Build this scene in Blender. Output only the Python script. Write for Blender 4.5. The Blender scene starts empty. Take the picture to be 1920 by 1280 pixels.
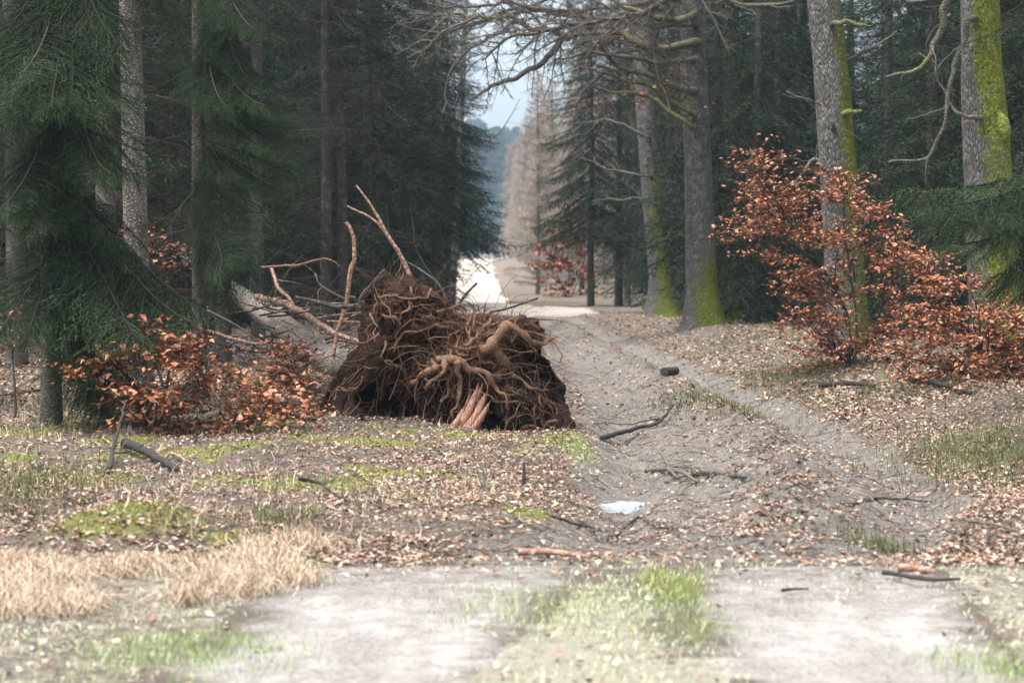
import bpy, math, random
import numpy as np
from mathutils import Vector, Matrix
R = math.radians
SC = bpy.context.scene
C = SC.collection

# ------------------------------------------------------------------ camera, sky, sun, exposure
F = 4533.0; PITCH = math.atan(155.0 / F); CAMZ = 1.5
cam = bpy.data.cameras.new('camera'); cam.lens = 85.0; cam.sensor_width = 36.0
cam.clip_start = 0.1; cam.clip_end = 3000
cam.dof.use_dof = True; cam.dof.focus_distance = 21.5; cam.dof.aperture_fstop = 3.6
co = bpy.data.objects.new('camera', cam); C.objects.link(co)
co.location = (0, 0, CAMZ); co.rotation_euler = (R(90) - PITCH, 0, 0)
SC.camera = co
SUN_EL, SUN_AZ = 66, 235          # azimuth clockwise from +Y: behind and left of the camera
w = bpy.data.worlds.new('World'); SC.world = w; w.use_nodes = True
nt = w.node_tree; nt.nodes.clear()
sky = nt.nodes.new('ShaderNodeTexSky'); sky.sky_type = 'NISHITA'; sky.sun_disc = False
sky.sun_elevation = R(SUN_EL); sky.sun_rotation = R(SUN_AZ); sky.dust_density = 4.0; sky.air_density = 1.0
hs = nt.nodes.new('ShaderNodeHueSaturation'); hs.inputs['Saturation'].default_value = 0.25
bg = nt.nodes.new('ShaderNodeBackground'); bg.inputs[1].default_value = 0.15
wo = nt.nodes.new('ShaderNodeOutputWorld')
nt.links.new(sky.outputs[0], hs.inputs['Color']); nt.links.new(hs.outputs[0], bg.inputs[0]); nt.links.new(bg.outputs[0], wo.inputs[0])
sl = bpy.data.lights.new('sun', 'SUN'); sl.energy = 2.2; sl.angle = R(24); sl.color = (1.0, 0.96, 0.9)
so = bpy.data.objects.new('sun', sl); C.objects.link(so)
sd = Vector((math.sin(R(SUN_AZ)) * math.cos(R(SUN_EL)), math.cos(R(SUN_AZ)) * math.cos(R(SUN_EL)), math.sin(R(SUN_EL))))
so.rotation_euler = sd.to_track_quat('Z', 'Y').to_euler()
SC.view_settings.view_transform = 'Standard'; SC.view_settings.look = 'None'
SC.view_settings.gamma = 1; SC.view_settings.exposure = 1.38
SC.render.engine = 'CYCLES'
SC.cycles.use_denoising = True
SC.cycles.max_bounces = 5; SC.cycles.diffuse_bounces = 3; SC.cycles.glossy_bounces = 2
SC.cycles.transmission_bounces = 2; SC.cycles.volume_bounces = 0

# ------------------------------------------------------------------ numeric helpers
rng = np.random.default_rng(7)
def A(*a): return np.array(a, float)
def W(px, py, Y):
    u = (px - 960) / F; v = (640 - py) / F
    d = A(u, math.cos(PITCH) + v * math.sin(PITCH), -math.sin(PITCH) + v * math.cos(PITCH))
    return A(0, 0, CAMZ) + d * (Y / d[1])
def norm(v): return v / (np.linalg.norm(v, axis=-1, keepdims=True) + 1e-12)
def _h(ix, iy, iz, s):
    h = (ix.astype(np.int64) * 374761393 + iy.astype(np.int64) * 668265263 + iz.astype(np.int64) * 2147483647 + s * 1274126177) & 0xffffffff
    h = ((h ^ (h >> 13)) * 1274126177) & 0xffffffff
    h = (h ^ (h >> 16)) & 0xffffffff
    return h / 4294967295.0
def vnoise(p, s=0):
    i = np.floor(p); f = p - i; f = f * f * (3 - 2 * f); i = i.astype(np.int64)
    o = 0
    for dx in (0, 1):
        wx = f[..., 0] if dx else 1 - f[..., 0]
        for dy in (0, 1):
            wy = f[..., 1] if dy else 1 - f[..., 1]
            for dz in (0, 1):
                wz = f[..., 2] if dz else 1 - f[..., 2]
                o = o + wx * wy * wz * _h(i[..., 0] + dx, i[..., 1] + dy, i[..., 2] + dz, s)
    return o * 2 - 1
def fbm(p, octs=4, s=0, gain=.5):
    a = 1; o = 0; p = np.asarray(p, float)
    for k in range(octs):
        o = o + a * vnoise(p, s + k); a *= gain; p = p * 2.03 + 11.7
    return o
def fbm2(x, y, sc, octs=4, s=0, gain=.5):
    return fbm(np.stack([x * sc, y * sc, np.zeros_like(x) + .5], -1), octs, s, gain)
def sst(a, b, x):
    t = np.clip((x - a) / (b - a), 0, 1); return t * t * (3 - 2 * t)
def resample(P, n, rad=None):
    P = np.asarray(P, float); m = len(P)
    if m == 2: Q = P
    # Catmull-Rom
    E = np.vstack([2 * P[0] - P[1], P, 2 * P[-1] - P[-2]])
    t = np.linspace(0, m - 1 - 1e-6, n); i = t.astype(int); f = (t - i)[:, None]
    a, b, c, d = E[i], E[i + 1], E[i + 2], E[i + 3]
    Q = .5 * ((2 * b) + (-a + c) * f + (2 * a - 5 * b + 4 * c - d) * f ** 2 + (-a + 3 * b - 3 * c + d) * f ** 3)
    if rad is None: return Q
    return Q, np.interp(t, np.linspace(0, m - 1, len(rad)), rad)

class MB:
    """collects triangles and quads with material slots"""
    def __init__(s): s.V = []; s.F = []; s.M = []; s.n = 0; s.att = {}
    def add(s, V, F, m=0, **att):
        V = np.asarray(V, float).reshape(-1, 3); F = np.asarray(F, np.int64)
        s.V.append(V); s.F.append(F + s.n); s.M.append(np.full(len(F), m)); 
        for k, a in att.items(): s.att.setdefault(k, []).append((s.n, np.asarray(a, float)))
        s.n += len(V); return s
    def tubes(s, P, r, sides=4, m=0):
        P = np.asarray(P, float); r = np.asarray(r, float)
        if P.ndim == 2:                                   # single limb: close both ends with flat caps
            P = np.vstack([P[:1], P, P[-1:] + (P[-1:] - P[-2:-1]) * .001]); P[0] -= (P[2] - P[1]) * .001
            r = np.concatenate([[r[0] * .02], r, [r[-1] * .02]]); P = P[None]; r = r[None]
        B, n, _ = P.shape
        T = norm(np.gradient(P, axis=1)); T[:, 0] = T[:, 1]; T[:, -1] = T[:, -2]; mean = norm(P[:, -1] - P[:, 0])
        ref = np.zeros((B, 3)); ref[np.arange(B), np.argmin(np.abs(mean), 1)] = 1
        u = norm(np.cross(T, ref[:, None])); v = np.cross(T, u)
        a = np.arange(sides) * 2 * math.pi / sides
        V = P[:, :, None] + r[:, :, None, None] * (np.cos(a)[:, None] * u[:, :, None] + np.sin(a)[:, None] * v[:, :, None])
        idx = np.arange(B * n * sides).reshape(B, n, sides)
        q = np.stack([idx[:, :-1], np.roll(idx, -1, 2)[:, :-1], np.roll(idx, -1, 2)[:, 1:], idx[:, 1:]], -1).reshape(-1, 4)
        s.add(V, q, m)
        return s
    def cap_end(s, c, ring, m=0): pass
    def blades(s, base, d, side, L, wd, m=0):
        """thin triangles: base point, direction, side vector"""
        hw = (side * (wd * .5)[:, None] if np.ndim(wd) else side * wd * .5)
        tip = base + d * (L[:, None] if np.ndim(L) else L)
        V = np.stack([base - hw, base + hw, tip], 1)
        s.add(V, np.arange(len(base) * 3).reshape(-1, 3), m); return s
    def merge(s, o, M4=None, mmap=None):
        V = np.concatenate(o.V); 
        if M4 is not None: V = V @ np.asarray(M4)[:3, :3].T + np.asarray(M4)[:3, 3]
        base = s.n; s.V.append(V)
        for f, mm in zip(o.F, o.M): s.F.append(f + base); s.M.append(mm)
        s.n += len(V); return s
    def build(s, name, mats, parent=None, smooth=False, loc=None):
        me = bpy.data.meshes.new(name)
        V = np.concatenate(s.V).astype(np.float32)
        if loc is not None: V = V - np.asarray(loc, np.float32)
        me.vertices.add(len(V)); me.vertices.foreach_set('co', V.ravel())
        li = np.concatenate([f.ravel() for f in s.F]).astype(np.int32)
        tot = np.concatenate([np.full(len(f), f.shape[1]) for f in s.F]).astype(np.int32)
        st = np.concatenate([[0], np.cumsum(tot)[:-1]]).astype(np.int32)
        me.loops.add(len(li)); me.loops.foreach_set('vertex_index', li)
        me.polygons.add(len(tot)); me.polygons.foreach_set('loop_start', st); me.polygons.foreach_set('loop_total', tot)
        me.polygons.foreach_set('material_index', np.concatenate(s.M).astype(np.int32))
        if smooth: me.polygons.foreach_set('use_smooth', np.ones(len(tot), bool))
        for k, lst in s.att.items():
            a = me.attributes.new(k, 'FLOAT', 'POINT'); arr = np.zeros(len(V), np.float32)
            for o0, x in lst: arr[o0:o0 + len(x)] = x
            a.data.foreach_set('value', arr)
        for m in (mats if isinstance(mats, (list, tuple)) else [mats]): me.materials.append(m)
        me.update(calc_edges=True)
        o = bpy.data.objects.new(name, me); C.objects.link(o)
        if parent is not None: o.parent = parent
        if loc is not None: o.location = loc
        return o
def tag(o, label=None, cat=None, group=None, kind=None):
    if label: o['label'] = label
    if cat: o['category'] = cat
    if group: o['group'] = group
    if kind: o['kind'] = kind
    return o
def empty(name, loc, rz=0, sc=1.0, label=None, cat=None, group=None):
    o = bpy.data.objects.new(name, None); C.objects.link(o); o.location = loc; o.rotation_euler = (0, 0, rz); o.scale = (sc, sc, sc)
    o.empty_display_size = .2
    return tag(o, label, cat, group)
def copy_thing(src, loc, rz, sc, label, group=None, tilt=(0, 0)):
    r = src.copy(); C.objects.link(r); r.location = loc; r.rotation_euler = (tilt[0], tilt[1], rz); r.scale = (sc, sc, sc)
    r['label'] = label
    if group: r['group'] = group
    for ch in src.children:
        c = ch.copy(); C.objects.link(c); c.parent = r
    return r

# ------------------------------------------------------------------ materials
class NT:
    def __init__(s, name):
        s.m = bpy.data.materials.new(name); s.m.use_nodes = True; s.t = s.m.node_tree
        s.b = s.t.nodes['Principled BSDF']; s.b.inputs['Roughness'].default_value = .85
        s.b.inputs['Specular IOR Level'].default_value = .25
    def n(s, typ, ins=None, **kw):
        x = s.t.nodes.new('ShaderNode' + typ)
        for k, v in kw.items(): setattr(x, k, v)
        for k, v in (ins or {}).items():
            if isinstance(v, bpy.types.NodeSocket): s.t.links.new(v, x.inputs[k])
            else: x.inputs[k].default_value = v
        return x
    def noise(s, vec, scale, detail=4, rough=.55, dist=0):
        return s.n('TexNoise', {'Vector': vec, 'Scale': scale, 'Detail': detail, 'Roughness': rough, 'Distortion': dist}).outputs['Fac']
    def ramp(s, fac, stops):
        r = s.n('ValToRGB', {'Fac': fac}); e = r.color_ramp.elements
        while len(e) < len(stops): e.new(.5)
        for el, (p, c) in zip(e, stops): el.position = p; el.color = (*c, 1) if len(c) == 3 else c
        return r.outputs[0]
    def mix(s, fac, a, b):
        x = s.n('Mix', data_type='RGBA'); x.clamp_factor = True
        for k, v in ((0, fac), (6, a), (7, b)):
            if isinstance(v, bpy.types.NodeSocket): s.t.links.new(v, x.inputs[k])
            else: x.inputs[k].default_value = (*v, 1) if isinstance(v, tuple) else v
        return x.outputs[2]
    def math(s, op, a, b=0, c=0, clamp=False):
        x = s.n('Math', operation=op, use_clamp=clamp)
        for k, v in enumerate((a, b, c)):
            if isinstance(v, bpy.types.NodeSocket): s.t.links.new(v, x.inputs[k])
            else: x.inputs[k].default_value = v
        return x.outputs[0]
    def attr(s, name): return s.n('Attribute', attribute_name=name).outputs['Fac']
    def obj(s): return s.n('TexCoord').outputs['Object']
    def gen(s): return s.n('TexCoord').outputs['Generated']
    def pos(s): return s.n('NewGeometry').outputs['Position']
    def isl(s): return s.n('NewGeometry').outputs['Random Per Island']
    def map(s, v, sc): return s.n('Mapping', {'Vector': v, 'Scale': sc}).outputs[0]
    def out(s, col, rough=None, bump=None, dist=.02, strength=1.0):
        if isinstance(col, tuple): s.b.inputs['Base Color'].default_value = (*col, 1)
        else: s.t.links.new(col, s.b.inputs['Base Color'])
        if rough is not None:
            if isinstance(rough, bpy.types.NodeSocket): s.t.links.new(rough, s.b.inputs['Roughness'])
            else: s.b.inputs['Roughness'].default_value = rough
        if bump is not None:
            b = s.n('Bump', {'Height': bump, 'Distance': dist, 'Strength': strength}); s.t.links.new(b.outputs[0], s.b.inputs['Normal'])
        return s.m

def m_island(name, stops, rough=.7, scale=None, spec=.25):
    t = NT(name); r = t.isl()
    c = t.ramp(r, stops)
    if scale: 
        nz = t.noise(t.pos(), scale, 3); c = t.mix(t.math('MULTIPLY', nz, .55), c, stops[0][1])
    t.b.inputs['Specular IOR Level'].default_value = spec
    return t.out(c, rough)

def m_needles(name, a, b, c):
    t = NT(name); o = t.obj()
    nz = t.noise(o, 1.3, 3); col = t.ramp(nz, [(.32, a), (.5, b), (.7, c)])
    col = t.mix(t.math('MULTIPLY', t.isl(), .5), col, (a[0] * .6, a[1] * .6, a[2] * .6))
    t.b.inputs['Specular IOR Level'].default_value = .2
    return t.out(col, .6)
M_NEEDLE = m_needles('spruce_needles', (.011, .023, .012), (.018, .04, .019), (.036, .07, .028))
M_NEEDLE_NEAR = m_needles('spruce_needles_fresh', (.011, .026, .015), (.022, .05, .025), (.042, .085, .036))
M_NEEDLE_TIP = m_needles('spruce_shoots', (.018, .038, .018), (.032, .064, .026), (.055, .1, .036))
M_NEEDLE_NEARTIP = m_needles('fresh_spruce_shoots', (.035, .08, .03), (.07, .145, .045), (.11, .2, .06))
def m_bark(name, dark, mid, light, sx=6, sz=1.2, lichen=None, amt=.5, moss=True, bump=.03):
    t = NT(name); o = t.obj()
    v = t.map(o, (sx, sx, sz)); n1 = t.noise(v, 3.0, 6, .65, .4)
    vo = t.n('TexVoronoi', {'Vector': v, 'Scale': 4.0, 'Randomness': 1.0}, feature='DISTANCE_TO_EDGE').outputs['Distance']
    h = t.math('ADD', t.math('MULTIPLY', t.math('MINIMUM', vo, .3), 2.2), t.math('MULTIPLY', n1, .8))
    col = t.ramp(h, [(.3, dark), (.62, mid), (1.0, light)])
    big = t.noise(o, 1.1, 4); col = t.mix(t.math('MULTIPLY', big, .45), col, dark)
    if lichen:
        ln = t.noise(t.map(o, (1, 1, .7)), 9, 5, .7); lm = t.ramp(ln, [(.5, (0, 0, 0)), (.62, (1, 1, 1))])
        col = t.mix(t.math('MULTIPLY', lm, amt), col, lichen)
    if moss:
        mn = t.math('ADD', t.math('MULTIPLY', t.noise(o, 5, 5, .7), .6), t.math('MULTIPLY', t.noise(o, 24, 5, .75), .55))
        mm = t.math('MULTIPLY', t.math('SUBTRACT', t.math('ADD', t.attr('moss'), t.math('MULTIPLY', mn, 1.9)), 1.5), 2.3, clamp=True)
        mc = t.ramp(t.noise(o, 26, 5, .7), [(.28, (.045, .06, .01)), (.5, (.16, .19, .025)), (.72, (.32, .35, .06))])
        col = t.mix(mm, col, mc)
        h = t.math('ADD', h, t.math('MULTIPLY', mm, t.noise(o, 30, 3)))
    return t.out(col, .9, h, bump)
M_SPRUCE = m_bark('spruce_bark', (.03, .026, .023), (.08, .068, .06), (.16, .138, .122), 11, 12.0, (.2, .23, .2), .5, True, .012)
M_FALLEN = m_bark('fallen_spruce_bark', (.06, .05, .043), (.19, .165, .145), (.36, .32, .285), 7, 7, (.3, .32, .28), .4, False, .015)
M_OAK = m_bark('oak_bark', (.055, .05, .046), (.15, .143, .133), (.26, .25, .235), 12, 2.6, (.42, .43, .41), .35, True, .035)
M_BIRCH = m_bark('birch_bark', (.06, .055, .05), (.16, .15, .145), (.3, .28, .27), 2, 6, None, 0, False, .01)
M_PINKWOOD = m_bark('peeled_bark', (.13, .075, .05), (.34, .2, .145), (.5, .33, .25), 5, 5, None, 0, False, .006)
M_GREYTWIG = m_island('grey_twigs', [(0, (.06, .052, .046)), (.5, (.11, .1, .088)), (1, (.19, .17, .15))], .85)
M_DEADTWIG = m_island('dead_spruce_twigs', [(0, (.014, .012, .01)), (.5, (.032, .027, .023)), (1, (.08, .066, .056))], .9)
M_MOSSLIMB = m_bark('mossy_limb_bark', (.04, .036, .03), (.12, .11, .09), (.2, .19, .16), 8, 8, None, 0, True, .01)
M_BEECHLEAF = m_island('dead_beech_leaves', [(0, (.1, .032, .015)), (.35, (.31, .1, .038)), (.75, (.48, .175, .07)), (1, (.6, .34, .2))], .45, 5, .5)
M_BEECHTWIG = m_island('beech_twigs', [(0, (.03, .025, .022)), (1, (.07, .06, .052))], .8)
M_LARCH = m_island('larch_twigs', [(0, (.2, .165, .14)), (.5, (.34, .285, .245)), (1, (.48, .42, .36))], .9)
M_LITTER = m_island('fallen_leaves', [(0, (.06, .032, .022)), (.2, (.17, .08, .046)), (.4, (.27, .155, .1)), (.7, (.37, .27, .205)), (.96, (.46, .38, .31)), (1, (.6, .52, .45))], .6, None, .4)
M_TWIGS = m_island('ground_twigs', [(0, (.04, .034, .028)), (.6, (.13, .11, .09)), (1, (.32, .26, .2))], .85)
M_STRAW = m_island('dry_grass', [(0, (.2, .14, .09)), (.3, (.4, .29, .2)), (.6, (.52, .4, .29)), (1, (.72, .62, .5))], .7)
M_GRASS = m_island('green_grass', [(0, (.13, .2, .06)), (.5, (.24, .34, .12)), (1, (.45, .48, .25))], .6)
M_GRASSPALE = m_island('pale_grass', [(0, (.3, .36, .2)), (.5, (.52, .53, .37)), (1, (.7, .65, .52))], .7)
M_MOSSBLADE = m_island('moss_tips', [(0, (.13, .14, .03)), (.5, (.3, .31, .07)), (1, (.5, .46, .15))], .8)
M_ROOT = m_bark('root_bark', (.1, .05, .03), (.24, .13, .08), (.42, .27, .18), 22, 22, None, 0, False, .006)
M_HAIRROOT = m_island('hair_roots', [(0, (.03, .016, .01)), (.5, (.09, .047, .028)), (.9, (.2, .115, .07)), (1, (.36, .24, .16))], .85)
def _soil():
    t = NT('root_soil'); o = t.obj()
    n1 = t.noise(o, 3.2, 4, .6); n2 = t.noise(o, 22, 6, .7)
    red = t.math('ADD', t.attr('fibre'), t.math('MULTIPLY', t.math('SUBTRACT', n1, .5), 1.2), clamp=True)
    c = t.mix(red, (.02, .014, .011), (.16, .075, .045))
    c = t.mix(t.math('MULTIPLY', n2, .8), c, (.035, .018, .012))
    return t.out(c, .95, n2, .05)
M_SOIL = _soil()
def _flesh():
    t = NT('broken_wood'); o = t.obj()
    n = t.noise(t.map(o, (30, 30, 4)), 3, 5)
    c = t.ramp(n, [(.35, (.2, .09, .06)), (.55, (.42, .24, .17)), (.75, (.6, .42, .32))]); return t.out(c, .8, n, .01)
M_FLESH = _flesh()
def _cut():
    t = NT('charred_log_wood'); n = t.noise(t.map(t.obj(), (3, 20, 20)), 4, 5)
    return t.out(t.ramp(n, [(.3, (.018, .016, .015)), (.6, (.05, .045, .042)), (.8, (.16, .14, .13))]), .85, n, .01)
M_DARKLOG = _cut()
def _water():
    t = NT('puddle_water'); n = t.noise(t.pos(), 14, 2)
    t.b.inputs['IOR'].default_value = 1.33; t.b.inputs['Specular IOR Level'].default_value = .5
    return t.out((.4, .45, .52), .16, n, .002)  # pale blue base colour stands in for the sky reflected in the water
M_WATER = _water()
def _ground():
    t = NT('forest_floor'); p = t.pos()
    fine = t.noise(p, 38, 8, .72); mid = t.noise(p, 7, 5, .65); big = t.noise(p, 1.1, 4)
    vor = t.n('TexVoronoi', {'Vector': p, 'Scale': 30.0}).outputs['Color']
    lit = t.ramp(t.noise(p, 55, 6, .8), [(.3, (.045, .035, .026)), (.48, (.15, .12, .09)), (.6, (.28, .235, .18)), (.75, (.42, .37, .3))])
    lit = t.mix(.25, lit, t.mix(.75, vor, (.18, .13, .1)))
    mud = t.ramp(t.math('ADD', t.math('MULTIPLY', fine, .6), t.math('MULTIPLY', mid, .4)), [(.3, (.075, .069, .06)), (.48, (.235, .208, .185)), (.66, (.39, .37, .335))])
    grv = t.ramp(t.math('ADD', t.math('MULTIPLY', fine, .65), t.math('MULTIPLY', mid, .35)), [(.3, (.48, .44, .42)), (.48, (.7, .655, .625)), (.66, (.82, .785, .755))])
    mos = t.ramp(fine, [(.3, (.09, .1, .03)), (.5, (.22, .24, .06)), (.7, (.38, .38, .13))])
    stw = t.ramp(fine, [(.3, (.36, .33, .24)), (.5, (.52, .49, .38)), (.7, (.7, .65, .54))])
    st = t.noise(t.map(p, (1, .35, 1)), 2.6, 6, .7); grv = t.mix(t.ramp(st, [(.4, (0, 0, 0)), (.6, (1, 1, 1))]), grv, t.ramp(fine, [(.35, (.36, .325, .3)), (.65, (.68, .63, .59))]))
    grt = t.ramp(t.noise(p, 75, 5, .85), [(.36, (1, 1, 1)), (.45, (0, 0, 0))]); grv = t.mix(t.math('MULTIPLY', grt, .6), grv, (.12, .1, .09))
    snd = t.ramp(mid, [(.3, (.5, .43, .37)), (.7, (.68, .61, .55))])
    def msk(n, amt=1.0, k=5):
        return t.math('MULTIPLY', t.math('SUBTRACT', t.math('ADD', t.attr(n), t.math('MULTIPLY', t.math('SUBTRACT', t.math('ADD', t.math('MULTIPLY', mid, .5), t.math('MULTIPLY', fine, .5)), .5), 1.6)), .5), k, clamp=True)
    c = t.mix(msk('mud'), lit, mud)
    c = t.mix(msk('straw'), c, stw)
    c = t.mix(msk('mossy'), c, mos)
    c = t.mix(msk('gravel', 1, 1.9), c, grv)
    c = t.mix(msk('sand'), c, snd)
    c = t.mix(t.math('MULTIPLY', big, .12), c, (.16, .135, .12))
    return t.out(c, .9, t.math('ADD', fine, t.math('MULTIPLY', mid, .5)), .055)
M_GROUND = _ground()

# ------------------------------------------------------------------ ground shape
def poly_x(pts, y):
    p = np.array(pts); return np.interp(y, p[:, 0], p[:, 1])
MUD_L = [(7, -1.2), (11.8, -.5), (13, .15), (15.3, .38), (19, .55), (25, .66), (31.6, .56), (44, .49), (59, .33), (66, -.4), (80, -2.2), (150, -3.3), (260, -5.1), (900, -14)]
MUD_R = [(7, 3.4), (11.8, 2.0), (13, 2.35), (14.6, 2.75), (18.6, 3.04), (23, 2.9), (31.6, 2.58), (44, 2.13), (59, 1.7), (66, 1.5), (80, -.1), (150, -1.1), (260, -2.4), (900, -11)]
RUT_L = [(10, .1), (13.2, .55), (18.6, .95), (25, 1.05), (31.6, .95), (44, .9), (59, .7), (80, -.4)]
RUT_R = [(10, 1.7), (12, 1.95), (14.6, 2.5), (18.6, 2.75), (23, 2.55), (31.6, 2.2), (44, 1.75), (59, 1.4), (80, .3)]
GL = [(7, -1.4), (8.6, -1.22), (10, -1.15), (11.8, -1.12)]      # left gravel strip, left edge
GL2 = [(7, -.35), (8.6, -.1), (10.2, .18), (11.8, .5)]         # its right edge
GR = [(7, .64), (8.6, .8), (10.2, .76), (11.8, .76)]
GR2 = [(7, 1.85), (8.6, 1.86), (10.2, 1.95), (11.8, 2.05)]
def zones(x, y):
    n = fbm2(x, y, 1.6, 4, 3) ; n2 = fbm2(x, y, 6, 3, 9)
    e = .12 * n + .06 * n2
    def band(l, r, s): return sst(-s, s, x - l + e) * sst(-s, s, r - x + e)
    near = 1 - sst(11.5, 11.85, edge_y(x, y))
    g = near * np.maximum(band(poly_x(GL, y), poly_x(GL2, y), .28), band(poly_x(GR, y), poly_x(GR2, y), .24))
    g = np.where(y < 7, near * .6, g)
    mid_strip = near * band(poly_x(GL2, y) - .02, poly_x(GR, y) + .02, .12)
    far = sst(60, 63, y + .6 * n)
    mud = sst(11.5, 11.9, y) * band(poly_x(MUD_L, y), poly_x(MUD_R, y), .18) * (1 - far)
    ridge = np.exp(-((x - (poly_x(RUT_L, y) * .42 + poly_x(RUT_R, y) * .58)) / .3) ** 2) * (y > 12) * (y < 58)
    sand = far * band(poly_x(MUD_L, y) + .3 * fbm2(x, y, .3, 2, 8), poly_x(MUD_R, y) + .3 * fbm2(x, y, .25, 2, 9), .25) * (1 - sst(285, 300, y))
    cross = far * (1 - sst(70, 74, y)) * sst(-9, -8, x) * (1 - sst(1.8, 2.8, x))
    sand = np.maximum(sand, cross)
    straw = np.maximum(mid_strip * .75, near * (x < poly_x(GL, y)) * .55); straw = np.maximum(straw, near * (x > poly_x(GR2, y)) * .6)
    moss = .0 * x
    for (mx, my, sx, sy, a) in MOSS: moss = np.maximum(moss, a * np.exp(-((x - mx) / sx) ** 2 - ((y - my) / sy) ** 2))
    moss = np.maximum(moss, .42 * sst(73, 78, y) * (1 - sand))
    left = (x < poly_x(MUD_L, y)) * (y > 12) * (y < 24)
    moss = np.maximum(moss, left * np.clip(fbm2(x, y, 1.4, 4, 21) * 1.9 + .05, 0, .95))
    pud = np.exp(-(((x - .76) / .33) ** 2 + ((y - 15.75) / .55) ** 2) ** 2)
    g = g * (1 - .28 * sst(9.6, 11.7, y + .3 * n))
    return dict(pud=pud, gravel=g, mud=mud * (1 - .45 * ridge), sand=sand, straw=straw * (1 - moss), mossy=moss, ridge=ridge, near=near, inside=band(poly_x(MUD_L, y), poly_x(MUD_R, y), .1))
MOSS = [(-1.95, 12.3, .6, .5, .95), (-1.6, 13.2, .35, .4, .9), (-.28, 19.2, .45, .5, .9), (.42, 19.0, .35, 1.0, .9), (-1.0, 14.9, .3, .4, .8), (-2.8, 15.5, .6, .5, .9),
        (.72, 10.9, .22, .8, .9), (.75, 9.6, .25, .7, .6), (-2.9, 18.0, .5, .5, .9), (.1, 17.8, .25, .4, .7), (2.9, 12.3, .2, .3, .5)]
PUD = -.138
def edge_y(x, y): return y + .32 * fbm2(x, y * 0, .9, 3, 13) + .1 * fbm2(x, y, 4, 2, 14)
def H(x, y):
    x = np.asarray(x, float); y = np.asarray(y, float)
    z = .05 * fbm2(x, y, .35, 3, 5) * sst(9, 14, y)
    ins = sst(-.3, .3, x - poly_x(MUD_L, y)) * sst(-.3, .3, poly_x(MUD_R, y) - x)
    z = z + (1 - ins) * (.05 + .035 * fbm2(x, y, 1.7, 4, 31)) * sst(11.6, 12.6, y)
    rut = np.exp(-((x - poly_x(RUT_L, y)) / .24) ** 2) + np.exp(-((x - poly_x(RUT_R, y)) / .24) ** 2)
    rid = np.exp(-((x - (poly_x(RUT_L, y) * .42 + poly_x(RUT_R, y) * .58)) / .3) ** 2)
    on = sst(11.8, 13, y) * (1 - sst(56, 62, y))
    z = z + on * (-.105 * rut + .075 * rid * (1 + 1.6 * fbm2(x, y, 3, 3, 41)))
    z = z + on * ins * .022 * fbm2(x, y, 5, 4, 43) 
    z = z + .026 * fbm2(x, y, 8, 4, 47) * sst(11.6, 12.4, y)
    z = z + .03 * (1 - sst(11.4, 12.1, edge_y(x, y))) + .012 * fbm2(x, y, 2.5, 4, 51) * (1 - sst(11.6, 12, y))
    # banks at the sides of the track
    z = z + .24 * sst(.15, 1.5, x - poly_x(MUD_R, y)) * sst(11, 15, y) * (1 - sst(40, 60, y))
    z = z + .10 * sst(.2, 2.5, poly_x(MUD_L, y) - x) * sst(13, 18, y)
    z = z + .22 * np.exp(-((x + 1.95) / .5) ** 2 - ((y - 12.3) / .42) ** 2) + .1 * np.exp(-((x + 1.65) / .25) ** 2 - ((y - 12.9) / .3) ** 2)
    # far rise of the road
    z = z + 1.42 * sst(78, 235, y) + .06 * np.clip(y - 640, 0, 1200)
    pd = np.sqrt(((x - .76) / .29) ** 2 + ((y - 15.9) / .44) ** 2) + .34 * fbm2(x, y, 4.5, 3, 15); m = 1 - sst(.5, 1.5, pd); z = z * (1 - m) + (PUD - .03) * m
    return z
def Hs(x, y): return float(H(np.array([x]), np.array([y]))[0])
def G(px, py, up=0.0):
    d = W(px, py, 10.0) - A(0, 0, CAMZ); Y = 1.5 / max(-d[2], 1e-3) * d[1] if d[2] < 0 else 80
    for k in range(6):
        p = A(0, 0, CAMZ) + d * Y / d[1]; z = Hs(p[0], p[1]); Y = (CAMZ - z) * d[1] / max(-d[2], 1e-3)
    p = A(0, 0, CAMZ) + d * Y / d[1]; p[2] = Hs(p[0], p[1]) + up
    return p
def build_ground():
    ys = [-60, -40, -25, -14, -6, 0, 3, 5, 6.5, 7.5]; y = 8.0
    while y < 1860:
        ys.append(y); y += .045 if y < 22 else (.045 + (y - 22) * .008)
    ys = np.array(ys); nx = 420
    t = np.linspace(-1, 1, nx); s = .35 * t + .65 * np.sign(t) * np.abs(t) ** 3
    wd = 9 + np.clip(ys, 0, None) * .55 + np.clip(-ys, 0, None) * .6
    X = s[None] * wd[:, None] * 1.0; Yg = np.repeat(ys[:, None], nx, 1)
    # keep columns dense over the track
    X = X + .8 * (1 - np.abs(t))[None]
    x = X.ravel(); yy = Yg.ravel(); z = H(x, yy); Z = zones(x, yy)
    idx = np.arange(len(ys) * nx).reshape(len(ys), nx)
    q = np.stack([idx[:-1, :-1], idx[:-1, 1:], idx[1:, 1:], idx[1:, :-1]], -1).reshape(-1, 4)
    mb = MB(); mb.add(np.stack([x, yy, z], 1), q, 0, **{k: Z[k] for k in ('gravel', 'mud', 'sand', 'straw', 'mossy')})
    o = mb.build('ground', M_GROUND, smooth=True); tag(o, kind='structure')
    # skirts so that the sheet reaches the horizon sideways
    return o
build_ground()
p = W(1180, 932, 15.3)
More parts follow.
